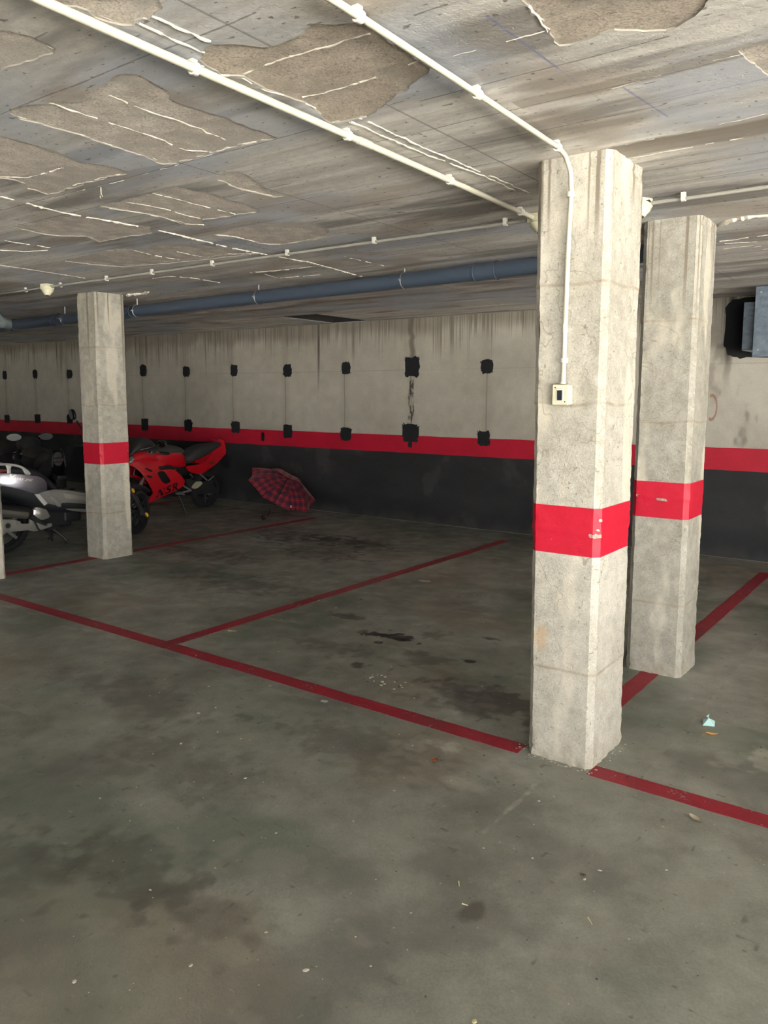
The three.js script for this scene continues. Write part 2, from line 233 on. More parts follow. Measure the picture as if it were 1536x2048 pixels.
const RIDGES = `-2.57,-1.56 -2.57,-1.79 -2.58,-2.04 -2.61,-2.18 -2.54,-2.24
-2.35,-1.65 -2.36,-1.87 -2.36,-2.04 -2.39,-2.25
-2.78,-1.54 -2.79,-1.72 -2.77,-1.83 -2.79,-1.95 -2.79,-2.13 -2.81,-2.27
-2.55,-2.25 -2.35,-2.26 -2.19,-2.27
-1.86,-1.79 -1.7,-1.78 -1.53,-1.79 -1.38,-1.8
-1.84,-2.03 -1.76,-2.05 -1.64,-2.04 -1.51,-2.04 -1.37,-2.02
-1.93,-1.64 -1.9,-1.69 -1.92,-1.74 -1.87,-1.78 -1.88,-1.83 -1.89,-1.91 -1.87,-1.99 -1.86,-2.05 -1.86,-2.12 -1.89,-2.2
-1.92,-2.27 -1.77,-2.29 -1.56,-2.19
-0.96,-1.87 -0.97,-1.93 -0.97,-2.0 -0.99,-2.06 -0.99,-2.15
-3.6,-1.95 -3.51,-2.03 -3.23,-2.03
-3.46,-2.22 -3.22,-2.23 -3.06,-2.25
-3.53,-2.57 -3.49,-2.78 -3.52,-2.93 -3.51,-3.06 -3.33,-3.12
-3.27,-2.53 -3.28,-2.8 -3.28,-3.07
-3.72,-2.54 -3.66,-2.73 -3.65,-2.87 -3.69,-3.05 -3.61,-3.14
-2.83,-2.54 -2.85,-2.64 -2.86,-2.76 -2.83,-2.92 -2.75,-2.95
-4.63,-2.72 -4.6,-2.84 -4.43,-2.91 -4.53,-3.08 -4.28,-3.09 -4.06,-3.13
-3.77,-3.36 -3.71,-3.47 -3.73,-3.64 -3.73,-3.79 -3.5,-3.83 -3.29,-3.81
-5.41,-3.38 -5.31,-3.58 -5.31,-3.76 -5.04,-3.81 -4.69,-3.84
-4.8,-3.32 -4.63,-3.36 -4.69,-3.63 -4.69,-3.84
-4.44,-3.62 -4.46,-3.79 -4.44,-3.89 -4.22,-3.87 -4.03,-4.0
-2.16,-1.2 -2.15,-1.23 -2.16,-1.3 -2.17,-1.36
-1.9,-1.19 -1.91,-1.22 -1.89,-1.27 -1.89,-1.32 -1.88,-1.36
-1.83,-1.39 -1.84,-1.5 -1.83,-1.61
-1.77,-1.39 -1.77,-1.49 -1.76,-1.57
-1.85,-2.29 -1.84,-2.8 -1.81,-3.16 -1.81,-3.48
-1.8,-2.28 -1.8,-2.62 -1.79,-3.03 -1.77,-3.56
-3.92,-2.12 -3.99,-2.5 -3.95,-2.82 -3.95,-3.21 -4.0,-3.66 -4.0,-3.99 -3.96,-4.46 -4.07,-5.19
-3.83,-2.28 -3.17,-2.3 -2.31,-2.25 -2.11,-2.29
-1.32,-2.04 -1.12,-2.05 -0.98,-2.05
-1.2,-2.54 -0.94,-2.54 -0.65,-2.51 -0.53,-2.51
-1.18,-3.3 -0.91,-3.29 -0.68,-3.3
-1.18,-3.12 -0.9,-3.1 -0.63,-3.07
-1.25,-4.89 -1.14,-4.73 -1.03,-4.69 -0.94,-4.72
-1.33,-5.32 -1.05,-5.29
-5.96,-3.19 -5.99,-3.61 -6.03,-3.95
-5.63,-4.27 -5.36,-4.29 -5.28,-4.43 -5.3,-4.77
-4.68,-4.53 -4.33,-4.59 -4.0,-4.59
-4.6,-4.51 -4.7,-4.87 -4.29,-4.93
-3.6,-4.39 -3.61,-4.64 -3.61,-4.87
-5.01,-2.69 -5.0,-2.85 -4.99,-3.02
-5.35,-2.87 -5.27,-2.99 -5.09,-3.06`;
const parse = (t) => t.trim().split('\n').map((l) => l.trim().split(' ').map((p) => p.split(',').map(Number)));
const inside = ([x, z], o) => { let c = false; for (let i = 0, j = o.length - 1; i < o.length; j = i++) if (o[i][1] > z !== o[j][1] > z && x < ((o[j][0] - o[i][0]) * (z - o[i][1])) / (o[j][1] - o[i][1]) + o[i][0]) c = !c; return c; };
const HOLES = parse(PATCHES).map(outline);
parse(PATCHES).forEach((P, i) => barePatch(P, i === 1 || i === 2 ? coarseMat : bareMat));
{
  const S = loop(new THREE.Shape(), [[-5.6, -4.6], [0.4, -4.6], [0.4, 0.4], [-5.6, 0.4]]); HOLES.forEach((q) => S.holes.push(loop(new THREE.Path(), q)));
  const g = new THREE.ExtrudeGeometry(S, { depth: 0.01, bevelEnabled: false }).rotateX(Math.PI / 2).translate(0, H + 0.01, 0);
  mesh('cement_skin', bumpUV(planarUV(g, mapOn(null, -5.6, 0.4, -4.6, 0.4))), [std(0xffffff, 1, 0, { map: rect(soffit, -5.6, 0.4, -4.6, 0.4, 2048, 2048), ...cMat }), std(0x8e887e, 0.95)], ceiling);
}
const EDGES = new Set([2, 3, 6, 7, 8, 13, 14, 15, 16, 17, 20, 21]);                // these follow the holes' own edges
const THICK = { 26: 0.006, 32: 0.011, 27: 0.0016, 30: 0.0018, 31: 0.0014, 29: 0.0011, 28: 0.0016 };
parse(RIDGES).forEach((P, i) => limeRidge(P, EDGES.has(i) ? 0.0026 : THICK[i] ?? 0.0036, i >= 22 && i <= 25 ? 0.1 : i === 32 ? 0 : i >= 27 && i <= 31 ? 0.4 : EDGES.has(i) ? 0.4 : 0.22));
for (const [x, z, a] of [[-1.3, -5.35, 0.1], [-1.22, -5.45, -0.1], [-1.28, -5.6, 0.05], [-1.1, -5.62, 0.12], [-1.12, -5.78, -0.05], [-1.02, -5.9, 0.1], [-0.95, -5.98, 0.3]]) limeRidge([[x - 0.1, z - a * 0.3], [x, z], [x + 0.09, z + a * 0.3]], 0.0025, 0.3);
limeRidge([[-6.72, -4.86], [-6.6, -4.8], [-6.45, -4.83], [-6.3, -4.78]], 0.014, 0.05);

// ---------------------------------------------------------------- walls
function wallColor(x, y) {
  const bl = fbm(x * 0.9 + 3, y * 1.2, 4), f = fbm(x * 9, y * 9, 3), sp = vn(x * 160, y * 160);
  let c = [170, 164, 151]; const t = (bl - 0.5) * 34 + (f - 0.5) * 16 + (sp - 0.5) * 9; c[0] += t; c[1] += t; c[2] += t;
  const top = H - y, col = vn(x * 55, 4.2), col2 = vn(x * 130 + 9, 8.1), len = 0.08 + 0.9 * Math.pow(vn(x * 11 + 5, 1.3), 3) + 0.25 * col2;
  mix3(c, [98, 88, 76], ss(0.45, 0.85, col * 0.6 + col2 * 0.55) * ss(len, len * 0.3, top) * 0.6);
  mix3(c, [60, 52, 44], ss(0.78, 0.95, vn(x * 40 + 2, 6.6)) * ss(len * 1.1, 0.02, top) * 0.7);
  mix3(c, [84, 74, 62], ss(0.72, 0.86, vn(x * 125 + 7, 5.5)) * ss(0.1 + 0.8 * vn(x * 30, 2.7), 0.02, top) * 0.75);
  mix3(c, [112, 104, 92], ss(0.22, 0.05, top + (fbm(x * 3, 9, 3) - 0.5) * 0.3) * 0.5);
  if (Math.abs(y - 1.93) < 0.004) mix3(c, [122, 116, 104], 0.35 * vn(x * 2, 7));
  for (let k = -15; k < -3; k++) { const sx = -4.62 + (k + 4) * 1.09, d = Math.abs(x - sx + (vn(y * 4, k) - 0.5) * 0.012); if (y < 2.02 && y > 1.0) mix3(c, [112, 106, 94], ss(0.012, 0.002, d) * 0.55); mix3(c, [124, 116, 102], ss(0.12, 0, Math.abs(x - sx)) * 0.18); }
  const lk = Math.abs(x + 5.7 + (fbm(y * 7, 2, 3) - 0.5) * 0.07); if (y < 2.0) mix3(c, [58, 54, 46], ss(0.05, 0.015, lk) * ss(0.42, 0.6, fbm(x * 40, y * 18, 3)) * 0.9);
  if (y >= 2.0) mix3(c, [88, 80, 68], ss(0.06, 0.01, lk) * 0.6);

  mix3(c, [70, 62, 54], ss(0.05, 0.01, Math.abs(x + 1.93 + (fbm(3, y * 6, 2) - 0.5) * 0.06)) * ss(1.6, 2.2, y) * 0.7);
  mix3(c, [60, 50, 44], ss(0.62, 0.75, fbm(x * 5 + 60, y * 2.4, 4)) * ss(-2.3, -1.9, x) * 0.35);
  const rr = Math.abs(Math.hypot((x + 2.07) / 0.05, (y - 1.5) / 0.12) - 1); if (x > -2.09) mix3(c, [132, 66, 48], ss(0.2, 0.05, rr) * 0.5);
  return c;
}
function wallPiece(parent, name, x0, x1, w) {
  const g = planarUV(box(x1 - x0, H + 0.1, 0.25, (x0 + x1) / 2, (H + 0.1) / 2 - 0.05, ZW - 0.125), (x, y) => [(x - x0) / (x1 - x0), y / H]);
  const uv1 = new Float32Array(g.attributes.position.count * 2); for (let i = 0; i < g.attributes.position.count; i++) { uv1[2 * i] = g.attributes.position.getX(i); uv1[2 * i + 1] = g.attributes.position.getY(i); } g.setAttribute('uv1', new THREE.BufferAttribute(uv1, 2));
  return mesh(name, g, std(0xffffff, 0.9, 0, { map: tex(w, 1024, (u, v) => wallColor(mix(x0, x1, u), v * H)), bumpMap: fb1, bumpScale: 0.002 }), parent);
}
const wallBack = struct('wall_back');
wallPiece(wallBack, 'concrete_wall', -7.4, -0.9, 2048); wallPiece(wallBack, 'concrete_wall', -16.4, -7.4, 1536); wallPiece(wallBack, 'concrete_wall', -0.9, XR, 256);
const RED = [178, 16, 44];
const bandTex = tex(1024, 256, (u, v) => { const c = [...RED], n = fbm(u * 20, v * 6, 4), t = (n - 0.5) * 26 + (vn(u * 500, v * 120) - 0.5) * 10; c[0] += t; c[1] += t * 0.4; c[2] += t * 0.5; if (vn(u * 260 + 3, v * 70) > 0.972) mix3(c, [90, 20, 30], 0.5); return c; });
const bandMat = std(0xffffff, 0.6, 0, { map: withRepeat(bandTex, 0.25, 1), bumpMap: fineBump, bumpScale: 0.0008 });
const dadoTex = tex(1024, 512, (u, v) => { const c = [37, 37, 38], n = fbm(u * 10, v * 5, 5), t = (n - 0.5) * 22 + (vn(u * 400, v * 200) - 0.5) * 6; c[0] += t; c[1] += t; c[2] += t; mix3(c, [72, 70, 66], ss(0.62, 0.78, fbm(u * 14 + 8, v * 3, 4)) * 0.5); mix3(c, [84, 80, 74], ss(0.16, 0, v + (fbm(u * 30, 3, 3) - 0.5) * 0.25) * 0.35); return c; });
const dadoMat = std(0xffffff, 0.75, 0, { map: withRepeat(dadoTex, 0.25, 1.126), bumpMap: fineBump, bumpScale: 0.0008 });
function coat(name, y0, y1, mat, th) {
  const x0 = -16.3, x1 = XR - 0.1, s = new THREE.Shape(), n = 420; s.moveTo(x0, y0); for (let i = 0; i <= n; i++) { const x = mix(x0, x1, i / n); s.lineTo(x, y0 + (vn(x * 7, y0 * 40) - 0.5) * 0.006 * (y0 > 0.01)); } for (let i = n; i >= 0; i--) { const x = mix(x0, x1, i / n); s.lineTo(x, y1 + (vn(x * 7, y1 * 40) - 0.5) * 0.006); }
  return mesh(name, planarUV(new THREE.ExtrudeGeometry(s, { depth: th, bevelEnabled: false }).translate(0, 0, ZW), (x, y) => [x, y - y0]), mat, wallBack);
}
coat('black_dado_paint', 0.003, 0.8815, dadoMat, 0.0015); coat('red_paint_band', 0.8815, 1.1035, bandMat, 0.002);
// bitumen patches brushed over the formwork tie holes, two rows
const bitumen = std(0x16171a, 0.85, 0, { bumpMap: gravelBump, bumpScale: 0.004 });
function blackPatch(x, y, w, h, k, square, rough = 1) {
  const s = new THREE.Shape(), n = 56; for (let i = 0; i < n; i++) { const t = (i / n) * Math.PI * 2, c = Math.cos(t), d = Math.sin(t), e = square ? 0.36 : 0.62, q = 1 + (vn(i * 0.8 + k * 13, k * 3.1) - 0.5) * 0.22 * rough + (rough > 0.8 && vn(i * 2.7, k * 7) > 0.86 ? 0.16 : 0); const px = Math.sign(c) * Math.pow(Math.abs(c), e) * w * 0.5 * q, py = Math.sign(d) * Math.pow(Math.abs(d), e) * h * 0.5 * q; i ? s.lineTo(px, py) : s.moveTo(px, py); }
  const g = new THREE.ExtrudeGeometry(s, { depth: 0.004, bevelEnabled: true, bevelSize: 0.003, bevelThickness: 0.002, bevelSegments: 1 }); g.translate(x, y, ZW + 0.001);
  return mesh('black_patch', planarUV(g, (a, b) => [a, b]), bitumen, wallBack);
}
[[-15.53, 1.99, 0.15, 0.16], [-14.42, 1.996, 0.15, 0.16], [-13.27, 1.981, 0.16, 0.15], [-12.2, 1.99, 0.15, 0.16], [-11.12, 2.01, 0.165, 0.18], [-10.03, 1.976, 0.16, 0.15], [-8.94, 1.975, 0.14, 0.165], [-7.844, 1.957, 0.15, 0.17], [-6.773, 1.973, 0.145, 0.155], [-5.7, 1.966, 0.21, 0.235], [-4.626, 1.952, 0.155, 0.155]].forEach(([x, y, w, h], i) => blackPatch(x, y, w, h, i + 1, i === 9));
[[-15.53, 1.12, 0.18, 0.16], [-14.41, 1.15, 0.19, 0.16], [-13.32, 1.163, 0.17, 0.16], [-12.2, 1.14, 0.17, 0.17], [-11.12, 1.115, 0.18, 0.19], [-10.02, 1.125, 0.18, 0.175], [-8.93, 1.129, 0.17, 0.165], [-7.85, 1.093, 0.16, 0.185], [-6.776, 1.09, 0.175, 0.165], [-5.716, 1.136, 0.235, 0.225], [-4.65, 1.102, 0.16, 0.165]].forEach(([x, y, w, h], i) => blackPatch(x, y, w, h, i + 31, true));
blackPatch(-1.6, 2.27, 0.76, 0.57, 90, true, 0.35); blackPatch(-5.72, 0.985, 0.06, 0.06, 71, false); blackPatch(-8.35, 1.0, 0.055, 0.12, 72, false);  // first: broad smooth-edged black patch around the duct
const plain = std(0x98948a, 0.92, 0, { bumpMap: fineBump, bumpScale: 0.002 });
const wallLeft = struct('wall_left'); mesh('concrete_wall', box(0.25, H + 0.1, ZF - ZW + 0.5, -16.5, H / 2, (ZF + ZW) / 2), plain, wallLeft);
const wallFront = struct('wall_front');
mesh('concrete_wall', box(FILL_OPENING.x0 + 16.6, H + 0.1, 0.25, (FILL_OPENING.x0 - 16.6) / 2, H / 2, ZF + 0.125), plain, wallFront);
mesh('concrete_wall', box(XR + 0.25 - FILL_OPENING.x1, H + 0.1, 0.25, (XR + 0.25 + FILL_OPENING.x1) / 2, H / 2, ZF + 0.125), plain, wallFront);
mesh('opening_lintel', box(FILL_OPENING.x1 - FILL_OPENING.x0, H - FILL_OPENING.h + 0.05, 0.25, (FILL_OPENING.x0 + FILL_OPENING.x1) / 2, (H + FILL_OPENING.h) / 2 + 0.03, ZF + 0.125), plain, wallFront);  // over the front opening added for fill light
const wallRight = struct('wall_right');
mesh('concrete_wall', box(0.25, H + 0.1, GATE.z0 - ZW + 0.2, XR + 0.125, H / 2, (GATE.z0 + ZW) / 2 - 0.1), plain, wallRight);
mesh('concrete_wall', box(0.25, H + 0.1, ZF + 0.2 - GATE.z1, XR + 0.125, H / 2, (ZF + 0.2 + GATE.z1) / 2), plain, wallRight);
mesh('opening_lintel', box(0.25, H - GATE.h + 0.05, GATE.z1 - GATE.z0, XR + 0.125, (H + GATE.h) / 2 + 0.03, (GATE.z1 + GATE.z0) / 2), plain, wallRight);
const court = mesh('ground', join(box(26, 0.2, 50, XR + 13, -0.1, 6), box(24.4, 0.2, 23, -4.2, -0.1, ZF + 11.5)), std(0xa8a294, 0.9), scene); court.userData.kind = 'structure';

// ---------------------------------------------------------------- pillars: cast in lifts, chamfered arrises, honeycombed
function pillar(label, xl, zf, w, d, o) {
  const t = thing('concrete_pillar', label, 'pillar', [xl + w / 2, 0, zf - d / 2]);
  const ch = o.ch ?? 0.026, hw = w / 2, hd = d / 2, C = [[-hw + ch, hd], [hw - ch, hd], [hw, hd - ch], [hw, -hd + ch], [hw - ch, -hd], [-hw + ch, -hd], [-hw, -hd + ch], [-hw, hd - ch]], ring = [];
  let s = 0;
  for (let i = 0; i < 8; i++) { const a = C[i], b = C[(i + 1) % 8], L = Math.hypot(b[0] - a[0], b[1] - a[1]), n = i % 2 ? 4 : 22, nx = (b[1] - a[1]) / L, nz = -(b[0] - a[0]) / L; for (let j = 0; j <= n; j++) ring.push({ x: mix(a[0], b[0], j / n), z: mix(a[1], b[1], j / n), s: s + (L * j) / n, nx: -nx, nz: -nz, e: i % 2 ? 0.6 : j === 0 || j === n ? 0.6 : 0, last: j === n }); s += L; }
  const P = s;
  for (let i = 0; i < ring.length; i++) { const q = ring[i], o2 = q.last ? ring[(i + 1) % ring.length] : i === 0 || ring[i - 1].last ? ring[(i + ring.length - 1) % ring.length] : q, mx = q.nx + o2.nx, mz = q.nz + o2.nz, l = Math.hypot(mx, mz); q.mx = mx / l; q.mz = mz / l; }
  const K = o.k, joints = o.joints;
  const put = (q, y, off) => {
    let r = (fbm(q.s * 26 + K * 9, y * 26, 3) - 0.5) * 0.004 + off;
    if (q.e) r += (fbm(q.s * 40 + K, y * 38, 3) - 0.5) * 0.009 * q.e - (vn(K * 31 + q.s * 5, y * 13) > 0.8 ? 0.004 * q.e : 0);
    for (const j of joints) { const dy = y - j - (vn(q.s * 7, j * 20 + K) - 0.5) * 0.02; r += 0.0028 * Math.exp(-dy * dy / 0.00008) * (0.3 + vn(q.s * 25, j * 9)) + (dy > 0 ? 0.0012 : -0.0012) * Math.exp(-Math.abs(dy) / 0.1); }
    if (y < 0.11) r += (vn(q.s * 44, y * 50 + K) - 0.35) * 0.014 * (1 - y / 0.11);
    if (y > H - 0.06) r += (vn(q.s * 34, y * 50 + K) - 0.6) * 0.012;
    const lean = o.taper ? ((hw - q.x) / w) * mix(o.taper[0], o.taper[1], y / H) : 0;
    return [q.x + lean + q.mx * r, y, q.z + q.mz * r];
  };
  const skin = (y0, y1, n, off) => {
    const pos = [], uv = [], idx = [], R = ring.length;
    for (let i = 0; i <= n; i++) { const y = mix(y0, y1, i / n); for (const q of ring) { pos.push(...put(q, y, off)); uv.push(q.s / P, y / H); } }
    for (let i = 0; i < n; i++) for (let j = 0; j < R - 1; j++) { if (ring[j].last) continue; const a = i * R + j; idx.push(a, a + 1, a + R, a + 1, a + R + 1, a + R); }
    const g = new THREE.BufferGeometry(); g.setAttribute('position', new THREE.Float32BufferAttribute(pos, 3)); g.setAttribute('uv', new THREE.Float32BufferAttribute(uv, 2));
    g.setAttribute('uv1', new THREE.Float32BufferAttribute(uv.map((v, i) => (i % 2 ? v * H : v * P)), 2)); g.setIndex(idx); g.computeVertexNormals(); return g;
  };
  const map = tex(o.res ?? 1024, (o.res ?? 1024) * 2, (u, v) => {
    const q = u * P, y = v * H, a = fbm(q * 3 + K * 7, y * 2, 4), f = fbm(q * 24, y * 24 + K, 3), sp = vn(q * 260, y * 260);
    const c = [170, 165, 152].map((v) => v * (o.tone ?? 1)), t = (a - 0.5) * 34 + (f - 0.5) * 30 + (sp - 0.5) * 24; c[0] += t; c[1] += t; c[2] += t;
    const pit = vn(q * 75 + K * 3, y * 75); if (pit > 0.9) mix3(c, [112, 104, 90], (pit - 0.9) * 7);
    const dash = vn(q * 60 + 9, y * 110 + K * 5); if (dash > 0.94) mix3(c, [84, 78, 68], (dash - 0.94) * 10);
    for (const j of joints) { const dy = Math.abs(y - j - (vn(q * 7, j * 20 + K) - 0.5) * 0.02); mix3(c, [132, 120, 102], ss(0.01, 0.001, dy) * 0.6 * (0.3 + vn(q * 30, j * 7))); mix3(c, [160, 150, 132], ss(0.06, 0, dy) * 0.3 * fbm(q * 12, y * 12, 2)); }
    mix3(c, [214, 206, 186], ss(0.58, 0.75, fbm(q * 7 + 50, y * 2.5 + K, 4)) * 0.5);
    const st = vn(q * (K === 2 ? 95 : 60) + K * 11, 3.3), sl = 0.15 + o.drip * vn(q * 13 + K, 8.8); mix3(c, [116, 106, 90], ss(0.58, 0.82, st) * ss(sl, sl * 0.3, H - y) * 0.8);
    const cr = Math.abs(fbm(q * 5 + K * 3, y * 4, 4) - 0.5); if (vn(q * 2.1 + K, y * 1.7) > 0.55) mix3(c, [128, 118, 102], ss(0.006, 0.001, cr) * 0.55);
    if (o.rust) { const r = Math.hypot((q - o.rust[0]) / 0.05, (y - o.rust[1]) / 0.09) + (fbm(q * 22, y * 22, 3) - 0.5) * 1.3; mix3(c, [188, 152, 112], ss(1, 0.3, r) * 0.45); }
    mix3(c, [150, 140, 122], ss(0.12, 0.0, y + (fbm(q * 18, 4, 3) - 0.5) * 0.12) * 0.35); return c;
  });
  mesh('concrete_shaft', skin(-0.01, H + 0.005, 150, 0), std(0xffffff, 0.88, 0, { map, bumpMap: fb1, bumpScale: 0.0036 }), t);
  const band = mesh('red_paint_band', skin(o.band[0], o.band[1], 16, 0.0011), bandMat2, t);
  t.userData.kind = 'thing'; return t;
}
const bandTex2 = tex(512, 512, (u, v) => { const c = [186, 14, 44], n = fbm(u * 10, v * 5, 4), t = (n - 0.5) * 20 + (vn(u * 220, v * 300) - 0.5) * 8; c[0] += t; c[1] += t * 0.4; c[2] += t * 0.5; if (vn(u * 90 + 3, v * 700) > 0.985) mix3(c, [225, 170, 170], 0.8); return c; });
const bandMat2 = std(0xffffff, 0.55, 0, { map: bandTex2, bumpMap: fb1, bumpScale: 0.001 });
const J = [0.42, 0.94 + 0.09, 1.56, 2.05];
const P1 = pillar('nearest square concrete pillar, carrying the light switch and its white conduit', -1.515, -3.121, 0.3155, 0.39, { k: 1, joints: [0.42, 1.03, 1.57, 2.06], band: [0.932, 1.139], taper: [0.016, -0.011], drip: 0.5, rust: [0.03, 0.55] });
pillar('square concrete pillar behind the one with the light switch, dark drips at its top', -1.538, -4.499, 0.317, 0.322, { k: 2, res: 768, tone: 0.92, joints: [0.42, 1.03, 1.46, 2.02], band: [0.917, 1.123], drip: 0.9 });
pillar('concrete pillar standing between the silver scooter and the red motorbike', -7.032, -4.492, 0.318, 0.331, { k: 3, tone: 0.97, joints: [0.45, 1.03, 1.5, 2.05], band: [0.934, 1.141], drip: 1.3, res: 512 });
pillar('concrete pillar of which only a sliver shows, just in front of the scooter tail', -7.037, -3.19, 0.317, 0.32, { k: 4, joints: [0.42, 1.03, 1.5, 2.05], band: [0.93, 1.137], drip: 0.7, res: 256 });
// ---------------------------------------------------------------- conduits, switch, lamp holders
const pvcGreyShade = std(0x96938a, 0.5, 0), pvc = std(0xc4bfae, 0.45, 0), pvcWhite = std(0xd0cdc2, 0.45, 0), cream = std(0xcbc6aa, 0.45, 0), dark = std(0x1c1d20, 0.5, 0), steel = std(0xb8b8b4, 0.35, 0.9), blackPlastic = std(0x151619, 0.45, 0);  // the grey PVC tone includes the shade below the ceiling
function clipGeo(r, d) {                                                       // saddle clip: an open C with a foot on the surface behind it; conduit along z, surface at +y
  const s = new THREE.Shape(), R = r + 0.0045, a0 = -2.2, a1 = 2.5, n = 16, off = Math.PI / 2;
  for (let i = 0; i <= n; i++) { const t = mix(a0, a1, i / n) - off; i ? s.lineTo(Math.cos(t) * R, Math.sin(t) * R) : s.moveTo(Math.cos(t) * R, Math.sin(t) * R); }
  for (let i = n; i >= 0; i--) { const t = mix(a0, a1, i / n) - off; s.lineTo(Math.cos(t) * r, Math.sin(t) * r); }
  const g = new THREE.ExtrudeGeometry(s, { depth: 0.018, bevelEnabled: true, bevelSize: 0.001, bevelThickness: 0.001, bevelSegments: 1 }).translate(0, 0, -0.009);
  return join(g, box(0.02, d - r * 0.7, 0.02, -r * 0.5, (d + r * 0.7) / 2, 0));
}
function conduit(label, pts, r, mat, clips, couplers = []) {
  const t = thing('electrical_conduit', label, 'conduit'); mesh('pipe', tube(pts, r, 140, 14), mat, t);
  const cg = clipGeo(r + 0.0008, 0.0255), cw = clipGeo(r + 0.0008, 0.0125);
  for (const [p, ry, rx] of clips) { const c = mesh('clip', rx ? cw : cg, pvcWhite, t); c.position.set(...p); c.rotation.set(rx || 0, ry || 0, 0, 'YXZ'); }
  for (const [a, b] of couplers) mesh('coupler', cyl(a, b, r + 0.002, r + 0.002, 16), mat, t);
  return t;
}
const yc = H - 0.027;
conduit('thick cream conduit crossing the ceiling from the near corner to the pillar with the switch', [[-1.8, yc, 7.9], [-1.82, yc, 3], [-1.84, yc, -0.4], [-1.875, yc, -1.2], [-1.9, yc, -2.34], [-1.915, yc, -3.07], [-1.935, yc, -3.8], [-1.938, yc, -3.935]], 0.0125, pvc,
  [[[-1.888, yc, -1.62], 0], [[-1.9, yc, -2.34], 0], [[-1.914, yc, -3.07], 0], [[-1.932, yc, -3.79], 0]], [[[-1.9015, yc, -2.48], [-1.9005, yc, -2.4]]]);
conduit('thin cream conduit bending from the ceiling down the pillar to the light switch', [[-1.3, yc, 7.9], [-1.3, yc, 3], [-1.3, yc, -0.4], [-1.303, yc, -1.65], [-1.317, yc, -2.27], [-1.332, yc, -2.8], [-1.336, yc - 0.002, -2.95], [-1.346, yc - 0.045, -3.055], [-1.356, yc - 0.14, -3.099], [-1.361, 2.3, -3.099], [-1.366, 1.9, -3.099], [-1.368, 1.66, -3.099]], 0.01, pvc,
  [[[-1.303, yc, -1.65], 0], [[-1.317, yc, -2.27], 0], [[-1.335, yc, -2.91], 0], [[-1.359, 2.411, -3.0995], 0, -Math.PI / 2], [[-1.3665, 1.75, -3.0995], 0, -Math.PI / 2]], [[[-1.368, 1.9, -3.099], [-1.3665, 1.86, -3.099]]]);
const clipsAt = (xs) => xs.map((x) => [[x, yc, -3.978], Math.PI / 2]);
conduit('thin ceiling conduit leading away beyond the lamp holder at the far pillar, by the scooter', [[-16.2, yc, -3.97], [-10, yc, -3.966], [-6.69, yc, -3.966]], 0.0095, pvcGreyShade, clipsAt([-9.6, -8.4, -7.0]));
conduit('long thin conduit along the ceiling between the far lamp holder and the nearest pillar', [[-6.57, yc, -3.966], [-4, yc, -3.985], [-2.0, yc, -3.99]], 0.0095, pvcGreyShade, clipsAt([-6.44, -5.77, -5.18, -4.49, -3.75, -3.02, -2.12]), [[[-2.72, yc, -3.988], [-2.66, yc, -3.988]]]);
conduit('thin conduit on the ceiling leading off behind the upper edge of the nearest pillar', [[-1.325, yc, -3.99], [0, yc, -3.99], [2, yc, -4.0]], 0.0095, pvcGreyShade, clipsAt([-1.17, -0.4, 0.6]));
const sw = thing('light_switch', 'square cream light switch with a black rocker on the nearest pillar', 'light switch', [-1.3685, 1.609, -3.118]);
mesh('back_box', rbox(0.075, 0.085, 0.042, 0.008, 0, 0, 0.02), cream, sw);
mesh('cover_frame', rbox(0.068, 0.083, 0.006, 0.006, -0.001, 0, 0.042), cream, sw);
mesh('inner_frame', rbox(0.032, 0.052, 0.006, 0.002, 0, 0, 0.0445), pvcWhite, sw);
mesh('rocker', rbox(0.023, 0.042, 0.007, 0.002, 0, 0, 0.0465).rotateX(0.06), std(0x23272e, 0.35), sw);
for (const [x, y] of [[-0.022, 0.029], [0.022, -0.029]]) mesh('screw', cyl([x, y, 0.0445], [x, y, 0.0462], 0.003, 0.003, 10), std(0x4a4630, 0.5, 0.5), sw);
mesh('gland', cyl([0, 0.042, 0.02], [0, 0.052, 0.018], 0.013, 0.0125), pvcWhite, sw);
function lampHolder(label, x, z, turn, s = 1) {
  const t = thing('lamp_holder', label, 'lamp holder', [x, H, z], turn); t.scale.setScalar(s);
  mesh('mounting_box', rbox(0.085, 0.052, 0.085, 0.008, 0, -0.026, 0), cream, t);
  mesh('holder_collar', join(cyl([0.018, -0.038, 0.012], [0.022, -0.064, 0.02], 0.05, 0.05, 24), new THREE.TorusGeometry(0.05, 0.004, 8, 24).rotateX(Math.PI / 2).translate(0.02, -0.05, 0.016)), cream, t);
  mesh('holder_cone', cyl([0.022, -0.062, 0.02], [0.03, -0.104, 0.03], 0.049, 0.02, 24), cream, t);
  mesh('socket_mouth', cyl([0.0305, -0.1035, 0.03], [0.031, -0.107, 0.031], 0.016, 0.015, 18), std(0x58543f, 0.6), t);
  for (const dx of [-0.049, 0.049]) mesh('gland', cyl([dx - 0.008 * Math.sign(dx), -0.027, 0], [dx + 0.007 * Math.sign(dx), -0.027, 0], 0.013, 0.012, 12), blackPlastic, t);
  return t;
}
lampHolder('cream angled lamp holder on the ceiling conduit near the far pillar by the motorbikes', -6.63, -3.965, 0.2);
lampHolder('cream lamp holder where the thick and thin conduits meet beside the nearest pillar', -1.94, -3.99, 0.1);
lampHolder('cream lamp holder peeping out behind the upper edge of the nearest pillar', -1.375, -3.99, -0.5, 0.9);
const hook = tag(mesh('ceiling_hook', join(cyl([-3.37, H + 0.005, -2.31], [-3.37, H - 0.035, -2.31], 0.004, 0.003, 8), new THREE.TorusGeometry(0.008, 0.0025, 6, 14, 4.6).translate(-3.37, H - 0.043, -2.31)), std(0xb0a890, 0.5, 0.4)), 'small bent metal hook hanging from the ceiling between the bare patches', 'hook');

